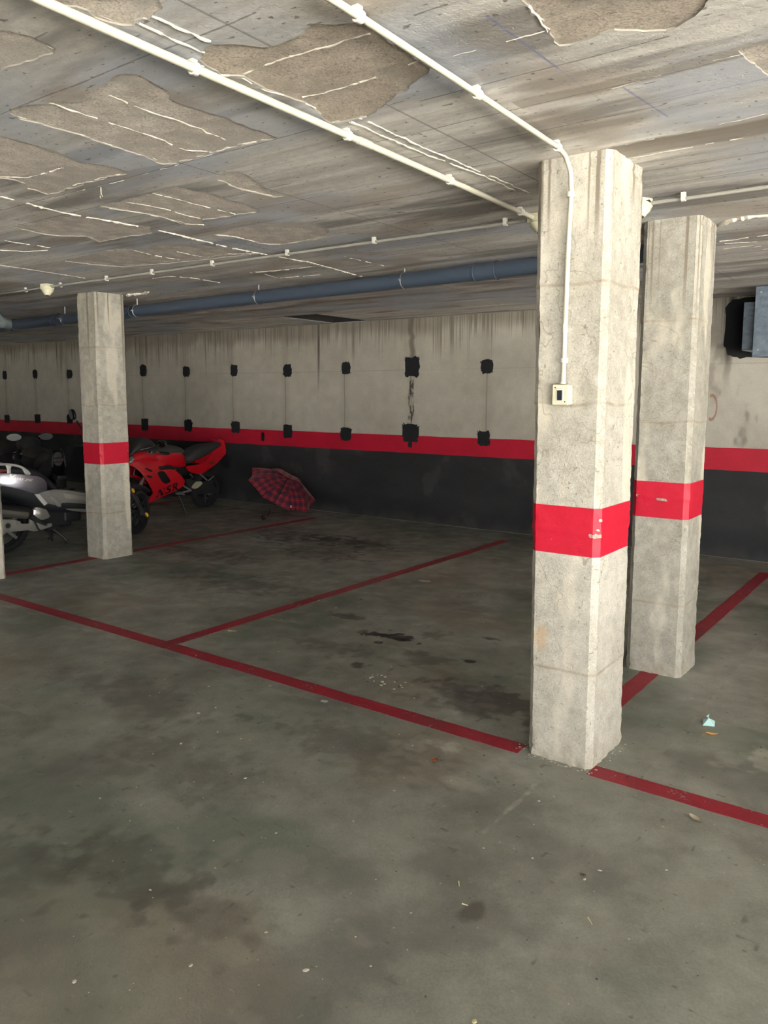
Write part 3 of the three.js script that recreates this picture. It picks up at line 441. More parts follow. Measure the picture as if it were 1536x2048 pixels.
// ---------------------------------------------------------------- drain pipe along the soffit
const drainMat = phy(0x434d5b, 0.4, 0, { clearcoat: 0.12, clearcoatRoughness: 0.4 }), drain = thing('drain_pipe', 'large blue grey drain pipe slung below the ceiling along the back bays', 'pipe');
const py = (x) => 2.436 + (x + 8) * 0.0098, pz = -5.07, pr = 0.058, P_ = (x, dy = 0, dz = 0) => [x, py(x) + dy, pz + dz];
for (const [a, b] of [[-16.2, -9.35], [-9.35, -8.2], [-8.2, -6.98], [-6.98, -2.82], [-2.82, -1.56]]) mesh('pipe_length', cyl(P_(a), P_(b), pr, pr, 32), drainMat, drain);
for (const [a, b, k] of [[-2.93, -2.76, 1.07], [-7.06, -6.93, 1.1], [-8.36, -8.26, 1.08], [-9.52, -9.2, 1.08]]) { mesh('coupling', join(cyl(P_(a), P_(b), pr * k, pr * k, 32), ...[a, b].map((x) => new THREE.TorusGeometry(pr * (k + 0.02), 0.004, 8, 32).rotateY(Math.PI / 2).translate(...P_(x)))), drainMat, drain); }
mesh('elbow', tube([P_(-1.57), P_(-1.5), [-1.43, py(-1.4) + 0.02, pz - 0.03], [-1.4, H + 0.02, pz - 0.06]], pr, 20, 24), drainMat, drain);
mesh('branch_pipe', join(tube([[-7.22, 2.55, -4.86], [-7.14, 2.5, -4.9], [-7.05, 2.45, -4.97], [-6.96, py(-7) + 0.005, -5.03]], 0.036, 24, 16), new THREE.TorusGeometry(0.039, 0.005, 8, 20).rotateY(0.9).translate(-7.09, 2.475, -4.93)), drainMat, drain);
mesh('branch_elbow', join(tube([P_(-9.3, 0, 0.02), P_(-9.2, 0.01, 0.1), P_(-9.16, 0.03, 0.2), [-9.16, H - 0.04, pz + 0.26]], 0.062, 20, 20), new THREE.SphereGeometry(0.075, 20, 14).translate(-9.17, py(-9.2) + 0.02, pz + 0.19)), phy(0x77807f, 0.3, 0, { clearcoat: 0.3 }), drain);
for (const x of [-3.56, -5.13, -6.86, -8.15, -10.4]) {
  mesh('hanger', join(new THREE.TorusGeometry(pr + 0.004, 0.004, 8, 32).rotateY(Math.PI / 2).translate(...P_(x)), box(0.016, 0.012, 0.02, x, py(x), pz + pr + 0.008), cyl([x, py(x), pz + pr + 0.006], [x, py(x), pz + pr + 0.026], 0.005, 0.005, 8)), steel, drain);
  mesh('hanger_rod', cyl(P_(x, pr), [x, H + 0.01, pz], 0.005, 0.005, 8), std(0xe0e0dc, 0.3, 0.6), drain);
}

// ---------------------------------------------------------------- galvanised duct at the back wall
const galv = std(0xffffff, 0.42, 0.55, { map: tex(256, 256, (u, v) => { const n = vn(u * 18, v * 18), m = fbm(u * 50, v * 50, 2), t = (n - 0.5) * 26 + (m - 0.5) * 18; return [120 + t, 132 + t, 145 + t]; }) });
const duct = thing('ventilation_duct', 'galvanised steel ventilation duct with a bolted end plate high on the back wall', 'duct', [-1.2, 2.25, ZW]);
mesh('duct_body', box(0.72, 0.42, 0.62, -0.12, -0.02, 0.32), galv, duct);
mesh('end_plate', rbox(0.78, 0.6, 0.03, 0.004, 0.035, 0, 0.79), galv, duct);
mesh('duct_collar', box(0.6, 0.5, 0.15, 0.05, 0, 0.7), galv, duct);
for (const y of [-0.24, 0.25]) for (const x of [-0.31, 0.0, 0.36]) mesh('bolt', cyl([x, y, 0.8], [x, y, 0.812], 0.011, 0.009, 8), steel, duct);

// ---------------------------------------------------------------- tartan umbrella left open on its side
const tartan = tex(512, 512, (u, v) => {
  const c = [146, 22, 38], f = (t) => { const p = (t * 5) % 1; return p < 0.34 ? 1 : p > 0.62 && p < 0.7 ? 2 : 0; }, a = f(u), b = f(v);
  if (a === 1) mix3(c, [40, 30, 58], 0.55); if (b === 1) mix3(c, [40, 30, 58], 0.55); if (a === 2) mix3(c, [200, 96, 92], 0.5); if (b === 2) mix3(c, [200, 96, 92], 0.5);
  const w = (vn(u * 240, v * 240) - 0.5) * 26; return [c[0] + w, c[1] + w * 0.6, c[2] + w * 0.6];
});
const canopyMat = phy(0xffffff, 0.85, 0, { map: tartan, side: THREE.DoubleSide, transmission: 0.25, thickness: 0, sheen: 0.3 });
const umb = thing('umbrella', 'open red tartan umbrella lying on its side against the back wall', 'umbrella', [-7.235, 0.0, -7.205]);
{
  const A = V(-0.053, 0.723, -0.689).normalize(), e1 = A.clone().cross(V(0, 1, 0)).normalize(), e2 = A.clone().cross(e1), S = 0.471, R = 0.5, ph = 4.282, dome = 0.2, Hd = V(0, 0.02, 0);
  const at = (t, r, h) => Hd.clone().addScaledVector(A, h).addScaledVector(e1, Math.cos(t) * r).addScaledVector(e2, Math.sin(t) * r);
  const prof = (k) => S + dome * (1 - Math.pow(k, 2.1));
  const rib = (i) => ph - (i * Math.PI) / 4, tv = (v) => [v.x, v.y, v.z], N = 10, M = 8;
  for (let i = 0; i < 8; i++) {                                              // eight gores
    const pos = [], uv = [], idx = [];
    for (let a = 0; a <= N; a++) for (let b = 0; b <= M; b++) {
      const k = a / N, s = b / M, sag = 1 - 0.085 * Math.sin(Math.PI * s) * k, t = rib(i) - (s * Math.PI) / 4, c = Math.cos((s - 0.5) * Math.PI / 4) , chord = Math.cos(Math.PI / 8) / c;
      const p = at(t, R * k * mix(1, chord, 0.8) * (k > 0.6 ? mix(1, sag, (k - 0.6) / 0.4) : 1), prof(k) - 0.012 * Math.sin(Math.PI * s) * k);
      pos.push(p.x, p.y, p.z); uv.push(0.5 + (s - 0.5) * k * 0.8, k * 1.0);
    }
    for (let a = 0; a < N; a++) for (let b = 0; b < M; b++) { const q = a * (M + 1) + b; idx.push(q, q + 1, q + M + 1, q + 1, q + M + 2, q + M + 1); }
    const g = new THREE.BufferGeometry(); g.setAttribute('position', new THREE.Float32BufferAttribute(pos, 3)); g.setAttribute('uv', new THREE.Float32BufferAttribute(uv, 2)); g.setIndex(idx); g.computeVertexNormals();
    mesh('canopy_gore', g, canopyMat, umb);
    const pts = []; for (let a = 0; a <= 8; a++) pts.push(tv(at(rib(i), R * (a / 8) * 0.998, prof(a / 8) - 0.006)));
    mesh('rib', join(tube(pts, 0.0022, 20, 5), new THREE.SphereGeometry(0.006, 8, 6).translate(...pts[8])), dark, umb);
    mesh('stretcher', tube([tv(at(rib(i), 0.008, S - 0.05)), tv(at(rib(i), R * 0.5, prof(0.5) - 0.01))], 0.002, 2, 5), dark, umb);
  }
  mesh('shaft', cyl(tv(at(0, 0, 0.1)), tv(at(0, 0, S + dome + 0.05)), 0.0055, 0.0055, 10), dark, umb);
  mesh('runner', cyl(tv(at(0, 0, S - 0.08)), tv(at(0, 0, S - 0.035)), 0.011, 0.011, 12), dark, umb);
  mesh('ferrule', cyl(tv(at(0, 0, S + dome - 0.005)), tv(at(0, 0, S + dome + 0.06)), 0.012, 0.005, 10), dark, umb);
  const side = V(-0.85, 0.25, -0.45).addScaledVector(A, -V(-0.85, 0.25, -0.45).dot(A)).normalize(), hp = (a, b) => tv(Hd.clone().addScaledVector(A, a).addScaledVector(side, b));
  mesh('crook_handle', tube([hp(0.13, 0), hp(0.06, 0), hp(0.022, 0.012), hp(0.004, 0.05), hp(0.02, 0.088), hp(0.06, 0.098)], 0.0105, 32, 10), phy(0x0b0b0d, 0.2, 0, { clearcoat: 0.8 }), umb);
  const tp = at(rib(3) - 0.12, R * 0.86, prof(0.86) - 0.02); mesh('care_label', box(0.022, 0.03, 0.002).translate(tp.x, tp.y, tp.z + 0.004), std(0xeeece6, 0.8), umb);
}

// ---------------------------------------------------------------- things dropped on the floor
function leafGeo(L, W, curl) {
  const pos = [], idx = [], n = 12; for (let i = 0; i <= n; i++) { const t = i / n, w = W * Math.pow(Math.sin(Math.PI * Math.pow(t, 0.8)), 0.9) + 0.0006; for (const s of [-1, 0, 1]) pos.push((t - 0.5) * L, 0.0015 + curl * (s * s * w * 0.9 + Math.pow(t - 0.5, 2) * L * 1.1), s * w); }
  for (let i = 0; i < n; i++) for (let j = 0; j < 2; j++) { const a = i * 3 + j; idx.push(a, a + 1, a + 3, a + 1, a + 4, a + 3); }
  const g = new THREE.BufferGeometry(); g.setAttribute('position', new THREE.Float32BufferAttribute(pos, 3)); g.setIndex(idx); g.computeVertexNormals(); return g;
}
const leafMat = (c) => std(c, 0.8, 0, { side: THREE.DoubleSide });
function leaf(label, x, z, turn, L, W, curl, color) { const t = thing('dry_leaf', label, 'leaf', [x, 0, z], turn); mesh('blade', leafGeo(L, W, curl), leafMat(color), t); mesh('stalk', tube([[-L / 2, 0.002, 0], [-L * 0.65, 0.004, L * 0.03], [-L * 0.78, 0.002, L * 0.08]], 0.0009, 6, 5), leafMat(color), t); return t; }
leaf('curled tan leaf lying beside the pale blue paper scrap', -0.87, -3.81, 0.5, 0.06, 0.011, 0.8, 0xd8a45e);
leaf('flat grey brown leaf lying just in front of the red line by the pillar', -0.72, -2.98, -0.5, 0.07, 0.013, 0.5, 0x9a907c);
leaf('small rusty brown leaf standing on edge in front of the nearest pillar', -1.78, -2.79, 1.5, 0.035, 0.012, 1.4, 0x8a5024);
const scrap = thing('paper_scrap', 'crumpled pale blue paper scrap lying on the floor beside the tan leaf', 'paper', [-0.92, 0, -3.93], 0.3);
{ const g = new THREE.BufferGeometry(); g.setAttribute('position', new THREE.Float32BufferAttribute([-0.025, 0.001, 0.02, 0.03, 0.002, 0.018, 0.004, 0.03, -0.012, 0.03, 0.002, 0.018, 0.034, 0.012, -0.03, 0.004, 0.03, -0.012, -0.025, 0.001, 0.02, 0.004, 0.03, -0.012, -0.02, 0.012, -0.032, 0.004, 0.03, -0.012, 0.006, 0.05, -0.02, -0.008, 0.034, -0.02, 0.004, 0.03, -0.012, 0.034, 0.012, -0.03, -0.02, 0.012, -0.032], 3)); g.computeVertexNormals(); mesh('sheet', g, std(0xb4dcd8, 0.7, 0, { side: THREE.DoubleSide }), scrap); }
const flatScrap = (label, x, z, w, d, turn, color) => { const s = new THREE.Shape(); const n = 11; for (let i = 0; i < n; i++) { const t = (i / n) * Math.PI * 2, r = 0.8 + 0.4 * vn(i * 3.7 + x * 9, z * 5); i ? s.lineTo(Math.cos(t) * w * r, Math.sin(t) * d * r) : s.moveTo(Math.cos(t) * w * r, Math.sin(t) * d * r); } const m = mesh('paper_scrap', new THREE.ExtrudeGeometry(s, { depth: 0.0015, bevelEnabled: false }).rotateX(-Math.PI / 2), std(color, 0.8)); m.position.set(x, 0.0002, z); m.rotation.y = turn; return tag(m, label, 'paper'); };
flatScrap('flat whitish torn paper in the middle of the empty bay, far from the lines', -3.72, -5.63, 0.06, 0.03, 0.4, 0xb8b4ac);
flatScrap('small grey paper shred on the floor, just in front of the long red line', -2.63, -3.03, 0.02, 0.014, 0.2, 0xb4b6b2);
const straw = (label, x, z, L, turn) => { const m = mesh('wood_splinter', cyl([-L / 2, 0.003, 0], [L / 2, 0.004, 0.002], 0.0022, 0.001, 6), std(0xd8cfa8, 0.8)); m.position.set(x, 0, z); m.rotation.y = turn; return tag(m, label, 'splinter'); };
straw('longest pale wood splinter on the open floor in the foreground, alone', -0.82, -2.18, 0.034, -0.75);
straw('pale splinter lying next to a dark scuff mark, the farther of two', -1.24, -2.1, 0.028, -0.9);
straw('short pale splinter on a dark scuff mark, the nearer of two', -1.17, -2.02, 0.02, 0.2);
straw('thin dry straw lying beyond the red tee of lines in the empty bay', -3.95, -3.6, 0.06, 0.5);
// crumbs, chips and seed husks too many to count
{
  const g = new THREE.IcosahedronGeometry(1, 0), spots = []; const put = (x, z, s, k) => spots.push([x, z, s, k]);
  for (let i = 0; i < 520; i++) { const z = -0.7 - Math.pow(rnd(), 1.3) * 6.6, x = mix(-0.2 + z * 0.05, -0.7 + z * 1.15, rnd()); put(x, z, 0.002 + Math.pow(rnd(), 3) * 0.0055, rnd()); }
  for (let i = 0; i < 90; i++) { const a = rnd() * 4, p = a < 1 ? [-1.52 - rnd() * 0.05, -3.12 - rnd() * 0.3] : a < 3 ? [-1.5 + rnd() * 0.32, -3.115 + rnd() * 0.03] : [-1.19 + rnd() * 0.03, -3.12 - rnd() * 0.35]; put(p[0], p[1], 0.0015 + rnd() * 0.0035, 0.2 + rnd() * 0.3); }
  for (let i = 0; i < 26; i++) put(-2.53 + (rnd() - 0.5) * 0.28, -3.46 + (rnd() - 0.5) * 0.14, 0.003 + rnd() * 0.006, rnd());
  const m = new THREE.InstancedMesh(g, std(0xffffff, 0.85), spots.length); m.name = 'floor_debris'; m.userData = { kind: 'stuff', label: 'pale crumbs, chips and husks scattered over the concrete floor', category: 'debris' };
  const q = new THREE.Quaternion(), M4 = new THREE.Matrix4(), col = new THREE.Color();
  spots.forEach(([x, z, s, k], i) => { q.setFromEuler(new THREE.Euler(0, rnd() * 6, 0)); M4.compose(V(x, s * 0.3, z), q, V(s * (0.8 + rnd()), s * 0.4, s * (0.7 + rnd() * 0.5))); m.setMatrixAt(i, M4); col.setRGB(...(k > 0.75 ? [0.06, 0.05, 0.04] : k > 0.55 ? [0.5, 0.46, 0.28] : [0.46, 0.43, 0.36])); m.setColorAt(i, col); });
  m.castShadow = m.receiveShadow = true; scene.add(m);
}
// ---------------------------------------------------------------- two-wheelers: x forward, y up, z to the machine's right
function loft(secs, n = 22, m = 5, e = 0.8) {                               // superellipse sections [x, y bottom, y top, half width], smoothed along x
  const cs = [0, 1, 2, 3].map((k) => new THREE.CatmullRomCurve3(secs.map((s, i) => V(i, s[k], 0)), false, 'catmullrom', 0.4)), K = (secs.length - 1) * m, pos = [], idx = [];
  for (let i = 0; i <= K; i++) {
    const [x, a, b, w] = cs.map((c) => c.getPoint(i / K).y), cy = (a + b) / 2, h = Math.max(0.002, (b - a) / 2), ww = Math.max(0.002, w);
    for (let j = 0; j < n; j++) { const t = (j / n) * Math.PI * 2, c = Math.cos(t), s = Math.sin(t); pos.push(x, cy + Math.sign(s) * Math.pow(Math.abs(s), e) * h, Math.sign(c) * Math.pow(Math.abs(c), e) * ww); }
  }
  for (let i = 0; i < K; i++) for (let j = 0; j < n; j++) { const a = i * n + j, b = i * n + (j + 1) % n; idx.push(a, b, a + n, b, b + n, a + n); }
  for (const [o, f] of [[0, 1], [K * n, 0]]) for (let j = 1; j < n - 1; j++) f ? idx.push(o, o + j + 1, o + j) : idx.push(o, o + j, o + j + 1);
  const x0 = secs[0][0], x1 = secs[secs.length - 1][0]; if (x1 > x0) for (let i = 0; i < idx.length; i += 3) { const t = idx[i]; idx[i] = idx[i + 1]; idx[i + 1] = t; }
  const g = new THREE.BufferGeometry(); g.setAttribute('position', new THREE.Float32BufferAttribute(pos, 3)); g.setIndex(idx); return toCreasedNormals(g, 0.9);
}
function panel(pts, side, lat, th = 0.012, sharp = false, edge = 0.06) {      // a bodywork panel: outline in the side plane, bent outwards by lat(x, y)
  const s = new THREE.Shape(); if (sharp) { s.moveTo(...pts[0]); pts.slice(1).forEach((p) => s.lineTo(...p)); } else { const c = new THREE.CatmullRomCurve3(pts.map((p) => V(p[0], p[1], 0)), true, 'catmullrom', 0.35).getPoints(pts.length * 4); s.moveTo(c[0].x, c[0].y); c.slice(1, -1).forEach((p) => s.lineTo(p.x, p.y)); }
  let g = new THREE.ExtrudeGeometry(s, { depth: th, bevelEnabled: true, bevelSize: 0.004, bevelThickness: 0.004, bevelSegments: 2, curveSegments: 4 });
  g = new TessellateModifier(edge, 5).modify(g); const p = g.attributes.position;
  for (let i = 0; i < p.count; i++) { const x = p.getX(i), y = p.getY(i); p.setZ(i, side * (lat(x, y) - th + p.getZ(i))); }
  if (side < 0) { const a = p.array; for (let i = 0; i < a.length; i += 9) for (let k = 0; k < 3; k++) { const t = a[i + 3 + k]; a[i + 3 + k] = a[i + 6 + k]; a[i + 6 + k] = t; } }
  return smooth(g, 0.6);
}
const rubber = std(0x131314, 0.85, 0, { bumpMap: fineBump, bumpScale: 0.001 }), alu = std(0x9b9a94, 0.4, 0.75), chrome = std(0xd8d8d4, 0.15, 1), seatMat = std(0x2b2a29, 0.8), glassM = std(0x5c5d5a, 0.4, 0.3), amber = phy(0xe6a400, 0.3, 0, { clearcoat: 1, emissive: 0x000000 }), gunmetal = std(0x3a3a3a, 0.5, 0.5);
function tyre(R, w, flat = 0) {
  const p = [], r = R - w * 0.52; for (let i = 0; i <= 14; i++) { const t = -1.9 + (3.8 * i) / 14; p.push(new THREE.Vector2(R - w * 0.5 + Math.cos(t) * w * 0.5, Math.sin(t) * w * 0.5)); } p.push(p[0].clone());
  const g = new THREE.LatheGeometry(p, 48).rotateX(Math.PI / 2); const a = g.attributes.position; if (flat) for (let i = 0; i < a.count; i++) if (a.getY(i) < -R + flat) { a.setY(i, -R + flat); a.setZ(i, a.getZ(i) * 1.15); } g.computeVertexNormals(); return g;
}
function rimGeo(R, w, spokes) {
  const g = [new THREE.LatheGeometry([[R - 0.012, -w / 2], [R, -w / 2], [R, w / 2], [R - 0.012, w / 2], [R - 0.03, 0], [R - 0.012, -w / 2]].map((q) => new THREE.Vector2(...q)), 40).rotateX(Math.PI / 2), cyl([0, 0, -w * 0.6], [0, 0, w * 0.6], 0.045, 0.045, 20)];
  for (let k = 0; k < spokes; k++) g.push(rbox(R - 0.03, 0.034, w * 0.35, 0.008, (R - 0.03) / 2 + 0.02, 0, 0).rotateZ((k * Math.PI * 2) / spokes + 0.5)); return join(g);
}
function wheel(name, parent, x, y, R, w, rimMat, spokes, disc, flat) {
  const t = mesh(name, tyre(R, w, flat), rubber, parent); t.position.set(x, y, 0);
  mesh('rim', rimGeo(R - w * 0.52 + 0.012, w * 0.7, spokes), rimMat, t);
  if (disc) mesh('brake_disc', new THREE.RingGeometry(disc * 0.62, disc, 36).translate(0, 0, -w * 0.62), alu, t); return t;
}
const mirrorOf = (parent, pos, stalk, mat, turn, rz, w = 0.085, h = 0.055, tilt = 0) => {
  const hsg = mesh('mirror', join(new THREE.SphereGeometry(1, 20, 14).scale(0.028, h, w).rotateZ(tilt).rotateX(rz).rotateY(turn).translate(...pos), tube(stalk, 0.009, 14, 8)), mat, parent);
  mesh('mirror_glass', new THREE.CylinderGeometry(1, 1, 0.004, 28).rotateZ(Math.PI / 2).scale(1, h * 0.88, w * 0.88).translate(-0.026, 0, 0).rotateZ(tilt).rotateX(rz).rotateY(turn).translate(...pos), glassM, hsg); return hsg;
};
const yaw = (fx, fz) => Math.atan2(-fz, fx);
const font = await new FontLoader().loadAsync('fonts/droid/droid_sans_bold.typeface.json');
const lettering = (text, size, shear, depth = 0.003) => { const g = new TextGeometry(text, { font, size, depth, curveSegments: 3, bevelEnabled: false }); g.applyMatrix4(new THREE.Matrix4().set(1, shear, 0, 0, 0, 1, 0, 0, 0, 0, 1, 0, 0, 0, 0, 1)); return g; };

function sportBike(label, pos, f, paint, lettered, mz = 0.27, my = 0.975) {
  const t = thing('motorcycle', label, 'motorcycle', pos, yaw(...f));
  const rear = wheel('rear_wheel', t, 0, 0.262, 0.278, 0.125, gunmetal, 3, 0, 0.02), front = wheel('front_wheel', t, 1.39, 0.272, 0.272, 0.1, gunmetal, 3, 0.14);
  mesh('sprocket', cyl([0, 0, -0.085], [0, 0, -0.078], 0.085, 0.085, 30), alu, rear);
  mesh('engine', join(rbox(0.42, 0.34, 0.26, 0.03, 0.78, 0.42, 0), rbox(0.2, 0.2, 0.3, 0.04, 0.62, 0.33, 0), rbox(0.1, 0.34, 0.3, 0.02, 1.06, 0.5, 0), rbox(0.5, 0.14, 0.16, 0.03, 0.4, 0.58, 0)), std(0x17181a, 0.6, 0.3), t);
  const latF = (x, y) => 0.2 - 0.085 * ss(1.22, 1.56, x) - 0.05 * ss(0.36, 0.18, y) - 0.03 * ss(0.56, 0.74, y) + 0.012 * Math.sin((y - 0.2) * 9);
  const fair = [[1.53, 0.735], [1.45, 0.72], [1.385, 0.69], [1.335, 0.635], [1.268, 0.52], [1.2, 0.41], [1.17, 0.335], [1.225, 0.255], [1.28, 0.192], [1.18, 0.207], [1.014, 0.262], [0.817, 0.315], [0.657, 0.373], [0.608, 0.444], [0.68, 0.535], [0.777, 0.606], [0.9, 0.622], [1.0, 0.66], [0.86, 0.7], [1.0, 0.735], [1.2, 0.765], [1.4, 0.775]];
  for (const s of [-1, 1]) {
    const p = mesh('side_fairing', panel(fair, s, latF), paint, t);
    if (lettered || s < 0) {
      mesh('vent', panel([[1.072, 0.579], [1.03, 0.606], [0.962, 0.6], [0.93, 0.56], [0.872, 0.475], [0.9, 0.448], [0.961, 0.442], [1.02, 0.486]], s, (x, y) => latF(x, y) + 0.004, 0.006), blackPlastic, p);
      mesh('air_scoop', panel([[1.262, 0.662], [1.21, 0.655], [1.155, 0.625], [1.19, 0.618]], s, (x, y) => latF(x, y) + 0.004, 0.006), std(0x2a0a0c, 0.7), p);
      mesh('air_scoop', panel([[1.262, 0.562], [1.225, 0.57], [1.172, 0.547], [1.21, 0.535]], s, (x, y) => latF(x, y) + 0.004, 0.006), std(0x2a0a0c, 0.7), p);
      mesh('intake_slot', panel([[1.03, 0.668], [0.9, 0.664], [0.8, 0.66], [0.79, 0.62], [0.9, 0.628], [1.01, 0.622]], s, (x, y) => latF(x, y) + 0.003, 0.006), blackPlastic, p);
    }
    mesh('tail_fairing', panel([[0.5, 0.628], [0.323, 0.636], [0.2, 0.65], [0.09, 0.69], [-0.0, 0.745], [-0.09, 0.805], [-0.28, 0.872], [-0.27, 0.93], [-0.215, 0.97], [-0.325, 0.952], [-0.36, 0.9], [-0.37, 0.765], [-0.27, 0.69], [-0.149, 0.62], [0.014, 0.564], [0.221, 0.505], [0.4, 0.54], [0.475, 0.578]], s, (x, y) => 0.145 - 0.075 * ss(0.35, -0.35, x) + 0.01 * Math.sin((y - 0.5) * 8)), paint, t);
    mesh('indicator', panel([[0.02, 0.655], [-0.04, 0.66], [-0.09, 0.645], [-0.04, 0.622], [0.02, 0.625]], s, () => 0.129, 0.006), std(0x5a2018, 0.4), t);
    mesh('fork_leg', join(cyl([1.2, 0.56, s * 0.095], [1.392, 0.262, s * 0.095], 0.026, 0.028), rbox(0.07, 0.06, 0.03, 0.01, 1.39, 0.272, s * 0.095)), alu, t);
    mesh('fork_tube', cyl([1.07, 0.87, s * 0.095], [1.21, 0.545, s * 0.095], 0.019, 0.019), chrome, t);
    const bar = mesh('handlebar', tube([[1.075, 0.85, s * 0.1], [1.06, 0.858, s * 0.15], [1.0, 0.845, s * 0.3]], 0.011, 14, 8), chrome, t);
    mesh('grip', cyl([1.034, 0.852, s * 0.22], [0.992, 0.843, s * 0.33], 0.017, 0.017), rubber, bar);
    mesh('lever', tube([[1.085, 0.852, s * 0.19], [1.08, 0.842, s * 0.25], [1.045, 0.832, s * 0.34]], 0.006, 12, 6), chrome, bar);
    mirrorOf(t, [1.06, my, s * mz], [[1.3, 0.9, s * 0.13], [1.2, my - 0.045, s * mz * 0.74], [1.09, my - 0.01, s * mz * 0.96]], phy(0x0c0d10, 0.15, 0, { clearcoat: 1 }), s * 0.2, 0, 0.1, 0.052, lettered ? 0 : 0.12);
    mesh('headlight', new THREE.SphereGeometry(1, 22, 16).scale(0.085, 0.036, 0.036).rotateZ(-0.5).rotateY(s * -0.5).translate(1.405, 0.79, s * 0.098), phy(0xd6d8d8, 0.12, 0.75, { clearcoat: 1 }), t);
    mesh('footpeg_bracket', join(cyl([0.6, 0.39, s * 0.14], [0.45, 0.295, s * 0.17], 0.014, 0.014, 8), cyl([0.71, 0.275, s * 0.16], [0.45, 0.295, s * 0.17], 0.014, 0.014, 8), cyl([0.67, 0.275, s * 0.16], [0.67, 0.27, s * 0.26], 0.013, 0.013, 8), box(0.05, 0.012, 0.012, 0.7, 0.3, s * 0.19)), alu, t);
    mesh('subframe_strut', join(cyl([0.22, 0.52, s * 0.1], [0.075, 0.4, s * 0.12], 0.012, 0.012, 8), cyl([0.05, 0.39, s * 0.12], [-0.062, 0.456, s * 0.13], 0.009, 0.009, 8)), alu, t);
    mesh('swingarm_arm', join(panel([[0.46, 0.45], [0.42, 0.33], [0.25, 0.225], [-0.1, 0.2], [-0.12, 0.27], [-0.02, 0.36], [0.2, 0.385]], s, () => 0.1, 0.025)), gunmetal, t);
    mesh('pivot_plate', panel([[0.37, 0.33], [0.29, 0.39], [0.2, 0.39], [0.17, 0.36], [0.25, 0.315], [0.32, 0.305]], s, () => 0.112, 0.008), std(0xaaa588, 0.5, 0.2), t);
  }
  mesh('nose_fairing', loft([[1.02, 0.7, 0.8, 0.16], [1.12, 0.72, 0.86, 0.175], [1.22, 0.72, 0.9, 0.17], [1.33, 0.715, 0.88, 0.15], [1.43, 0.715, 0.825, 0.115], [1.51, 0.72, 0.775, 0.065], [1.545, 0.735, 0.755, 0.02]]), paint, t);
  mesh('windscreen', loft([[0.98, 0.9, 0.94, 0.1], [1.06, 0.87, 1.02, 0.13], [1.16, 0.86, 1.062, 0.14], [1.27, 0.86, 1.045, 0.135], [1.36, 0.84, 0.95, 0.115], [1.42, 0.82, 0.86, 0.08]]), phy(0x2f2e2c, 0.55, 0), t);
  mesh('instrument_cluster', rbox(0.05, 0.07, 0.2, 0.02, 1.12, 0.88, 0), blackPlastic, t);
  mesh('top_clamp', rbox(0.07, 0.022, 0.24, 0.008, 1.085, 0.835, 0), alu, t);
  const tank = mesh('fuel_tank', loft([[0.43, 0.6, 0.7, 0.07], [0.5, 0.6, 0.82, 0.125], [0.62, 0.6, 0.885, 0.15], [0.78, 0.62, 0.91, 0.155], [0.93, 0.66, 0.88, 0.14], [1.03, 0.7, 0.82, 0.1]]), paint, t);
  mesh('tank_cover', loft([[0.475, 0.81, 0.868, 0.09], [0.56, 0.79, 0.905, 0.13], [0.7, 0.785, 0.937, 0.148], [0.85, 0.79, 0.942, 0.148], [0.97, 0.82, 0.91, 0.125], [1.04, 0.85, 0.882, 0.07]]), std(0x3a3833, 0.75), tank);
  mesh('seat', loft([[0.44, 0.69, 0.77, 0.08], [0.36, 0.655, 0.815, 0.12], [0.26, 0.69, 0.87, 0.135], [0.16, 0.7, 0.905, 0.132], [0.03, 0.74, 0.918, 0.126], [-0.12, 0.8, 0.924, 0.115], [-0.25, 0.86, 0.93, 0.095], [-0.3, 0.885, 0.925, 0.05]]), seatMat, t);
  mesh('tail_core', loft([[0.1, 0.62, 0.74, 0.09], [-0.1, 0.66, 0.82, 0.08], [-0.25, 0.72, 0.93, 0.07], [-0.34, 0.78, 0.94, 0.05]]), paint, t);
  mesh('tail_light', rbox(0.02, 0.05, 0.12, 0.01, -0.365, 0.85, 0), phy(lettered ? 0x7a0a0c : 0x240508, 0.3, 0, { clearcoat: 0.4 }), t);
  mesh('rear_mudguard', join(panel([[-0.26, 0.7], [-0.36, 0.69], [-0.49, 0.672], [-0.5, 0.64], [-0.43, 0.63], [-0.46, 0.54], [-0.42, 0.53], [-0.36, 0.62], [-0.27, 0.64]], 1, () => 0.05, 0.1, true)), blackPlastic, t);
  { const s = new THREE.Shape(), a0 = 0.7, a1 = 2.5; s.absarc(0, 0, 0.305, a0, a1, false); s.absarc(0, 0, 0.29, a1, a0, true); const g = new THREE.ExtrudeGeometry(s, { depth: 0.11, bevelEnabled: true, bevelSize: 0.004, bevelThickness: 0.01, bevelSegments: 2, curveSegments: 24 }).translate(1.39, 0.272, -0.055); mesh('front_mudguard', g, paint, t); }
  mesh('exhaust', join(tube([[0.95, 0.28, 0.08], [0.6, 0.22, 0.12], [0.3, 0.3, 0.17]], 0.03, 20, 10), cyl([0.3, 0.3, 0.17], [-0.15, 0.44, 0.19], 0.045, 0.045)), gunmetal, t);
  mesh('kickstand', tube([[0.645, 0.25, -0.13], [0.62, 0.13, -0.17], [0.6, 0.012, -0.21], [0.585, 0.008, -0.225]], 0.012, 16, 8), blackPlastic, t);
  if (lettered) {
    const g = lettering('NSR', 0.094, 0.3, 0.003).scale(1.55, 1, 1); g.rotateZ(0.215); g.rotateY(Math.PI); g.translate(1.125, 0.262, 0); const p = g.attributes.position; for (let i = 0; i < p.count; i++) p.setZ(i, -(latF(p.getX(i), p.getY(i)) + 0.0055 - (p.getZ(i) + 0.001))); g.computeVertexNormals(); mesh('lettering', g, std(0x0c0c0e, 0.5), t);
  }
  return t;
}
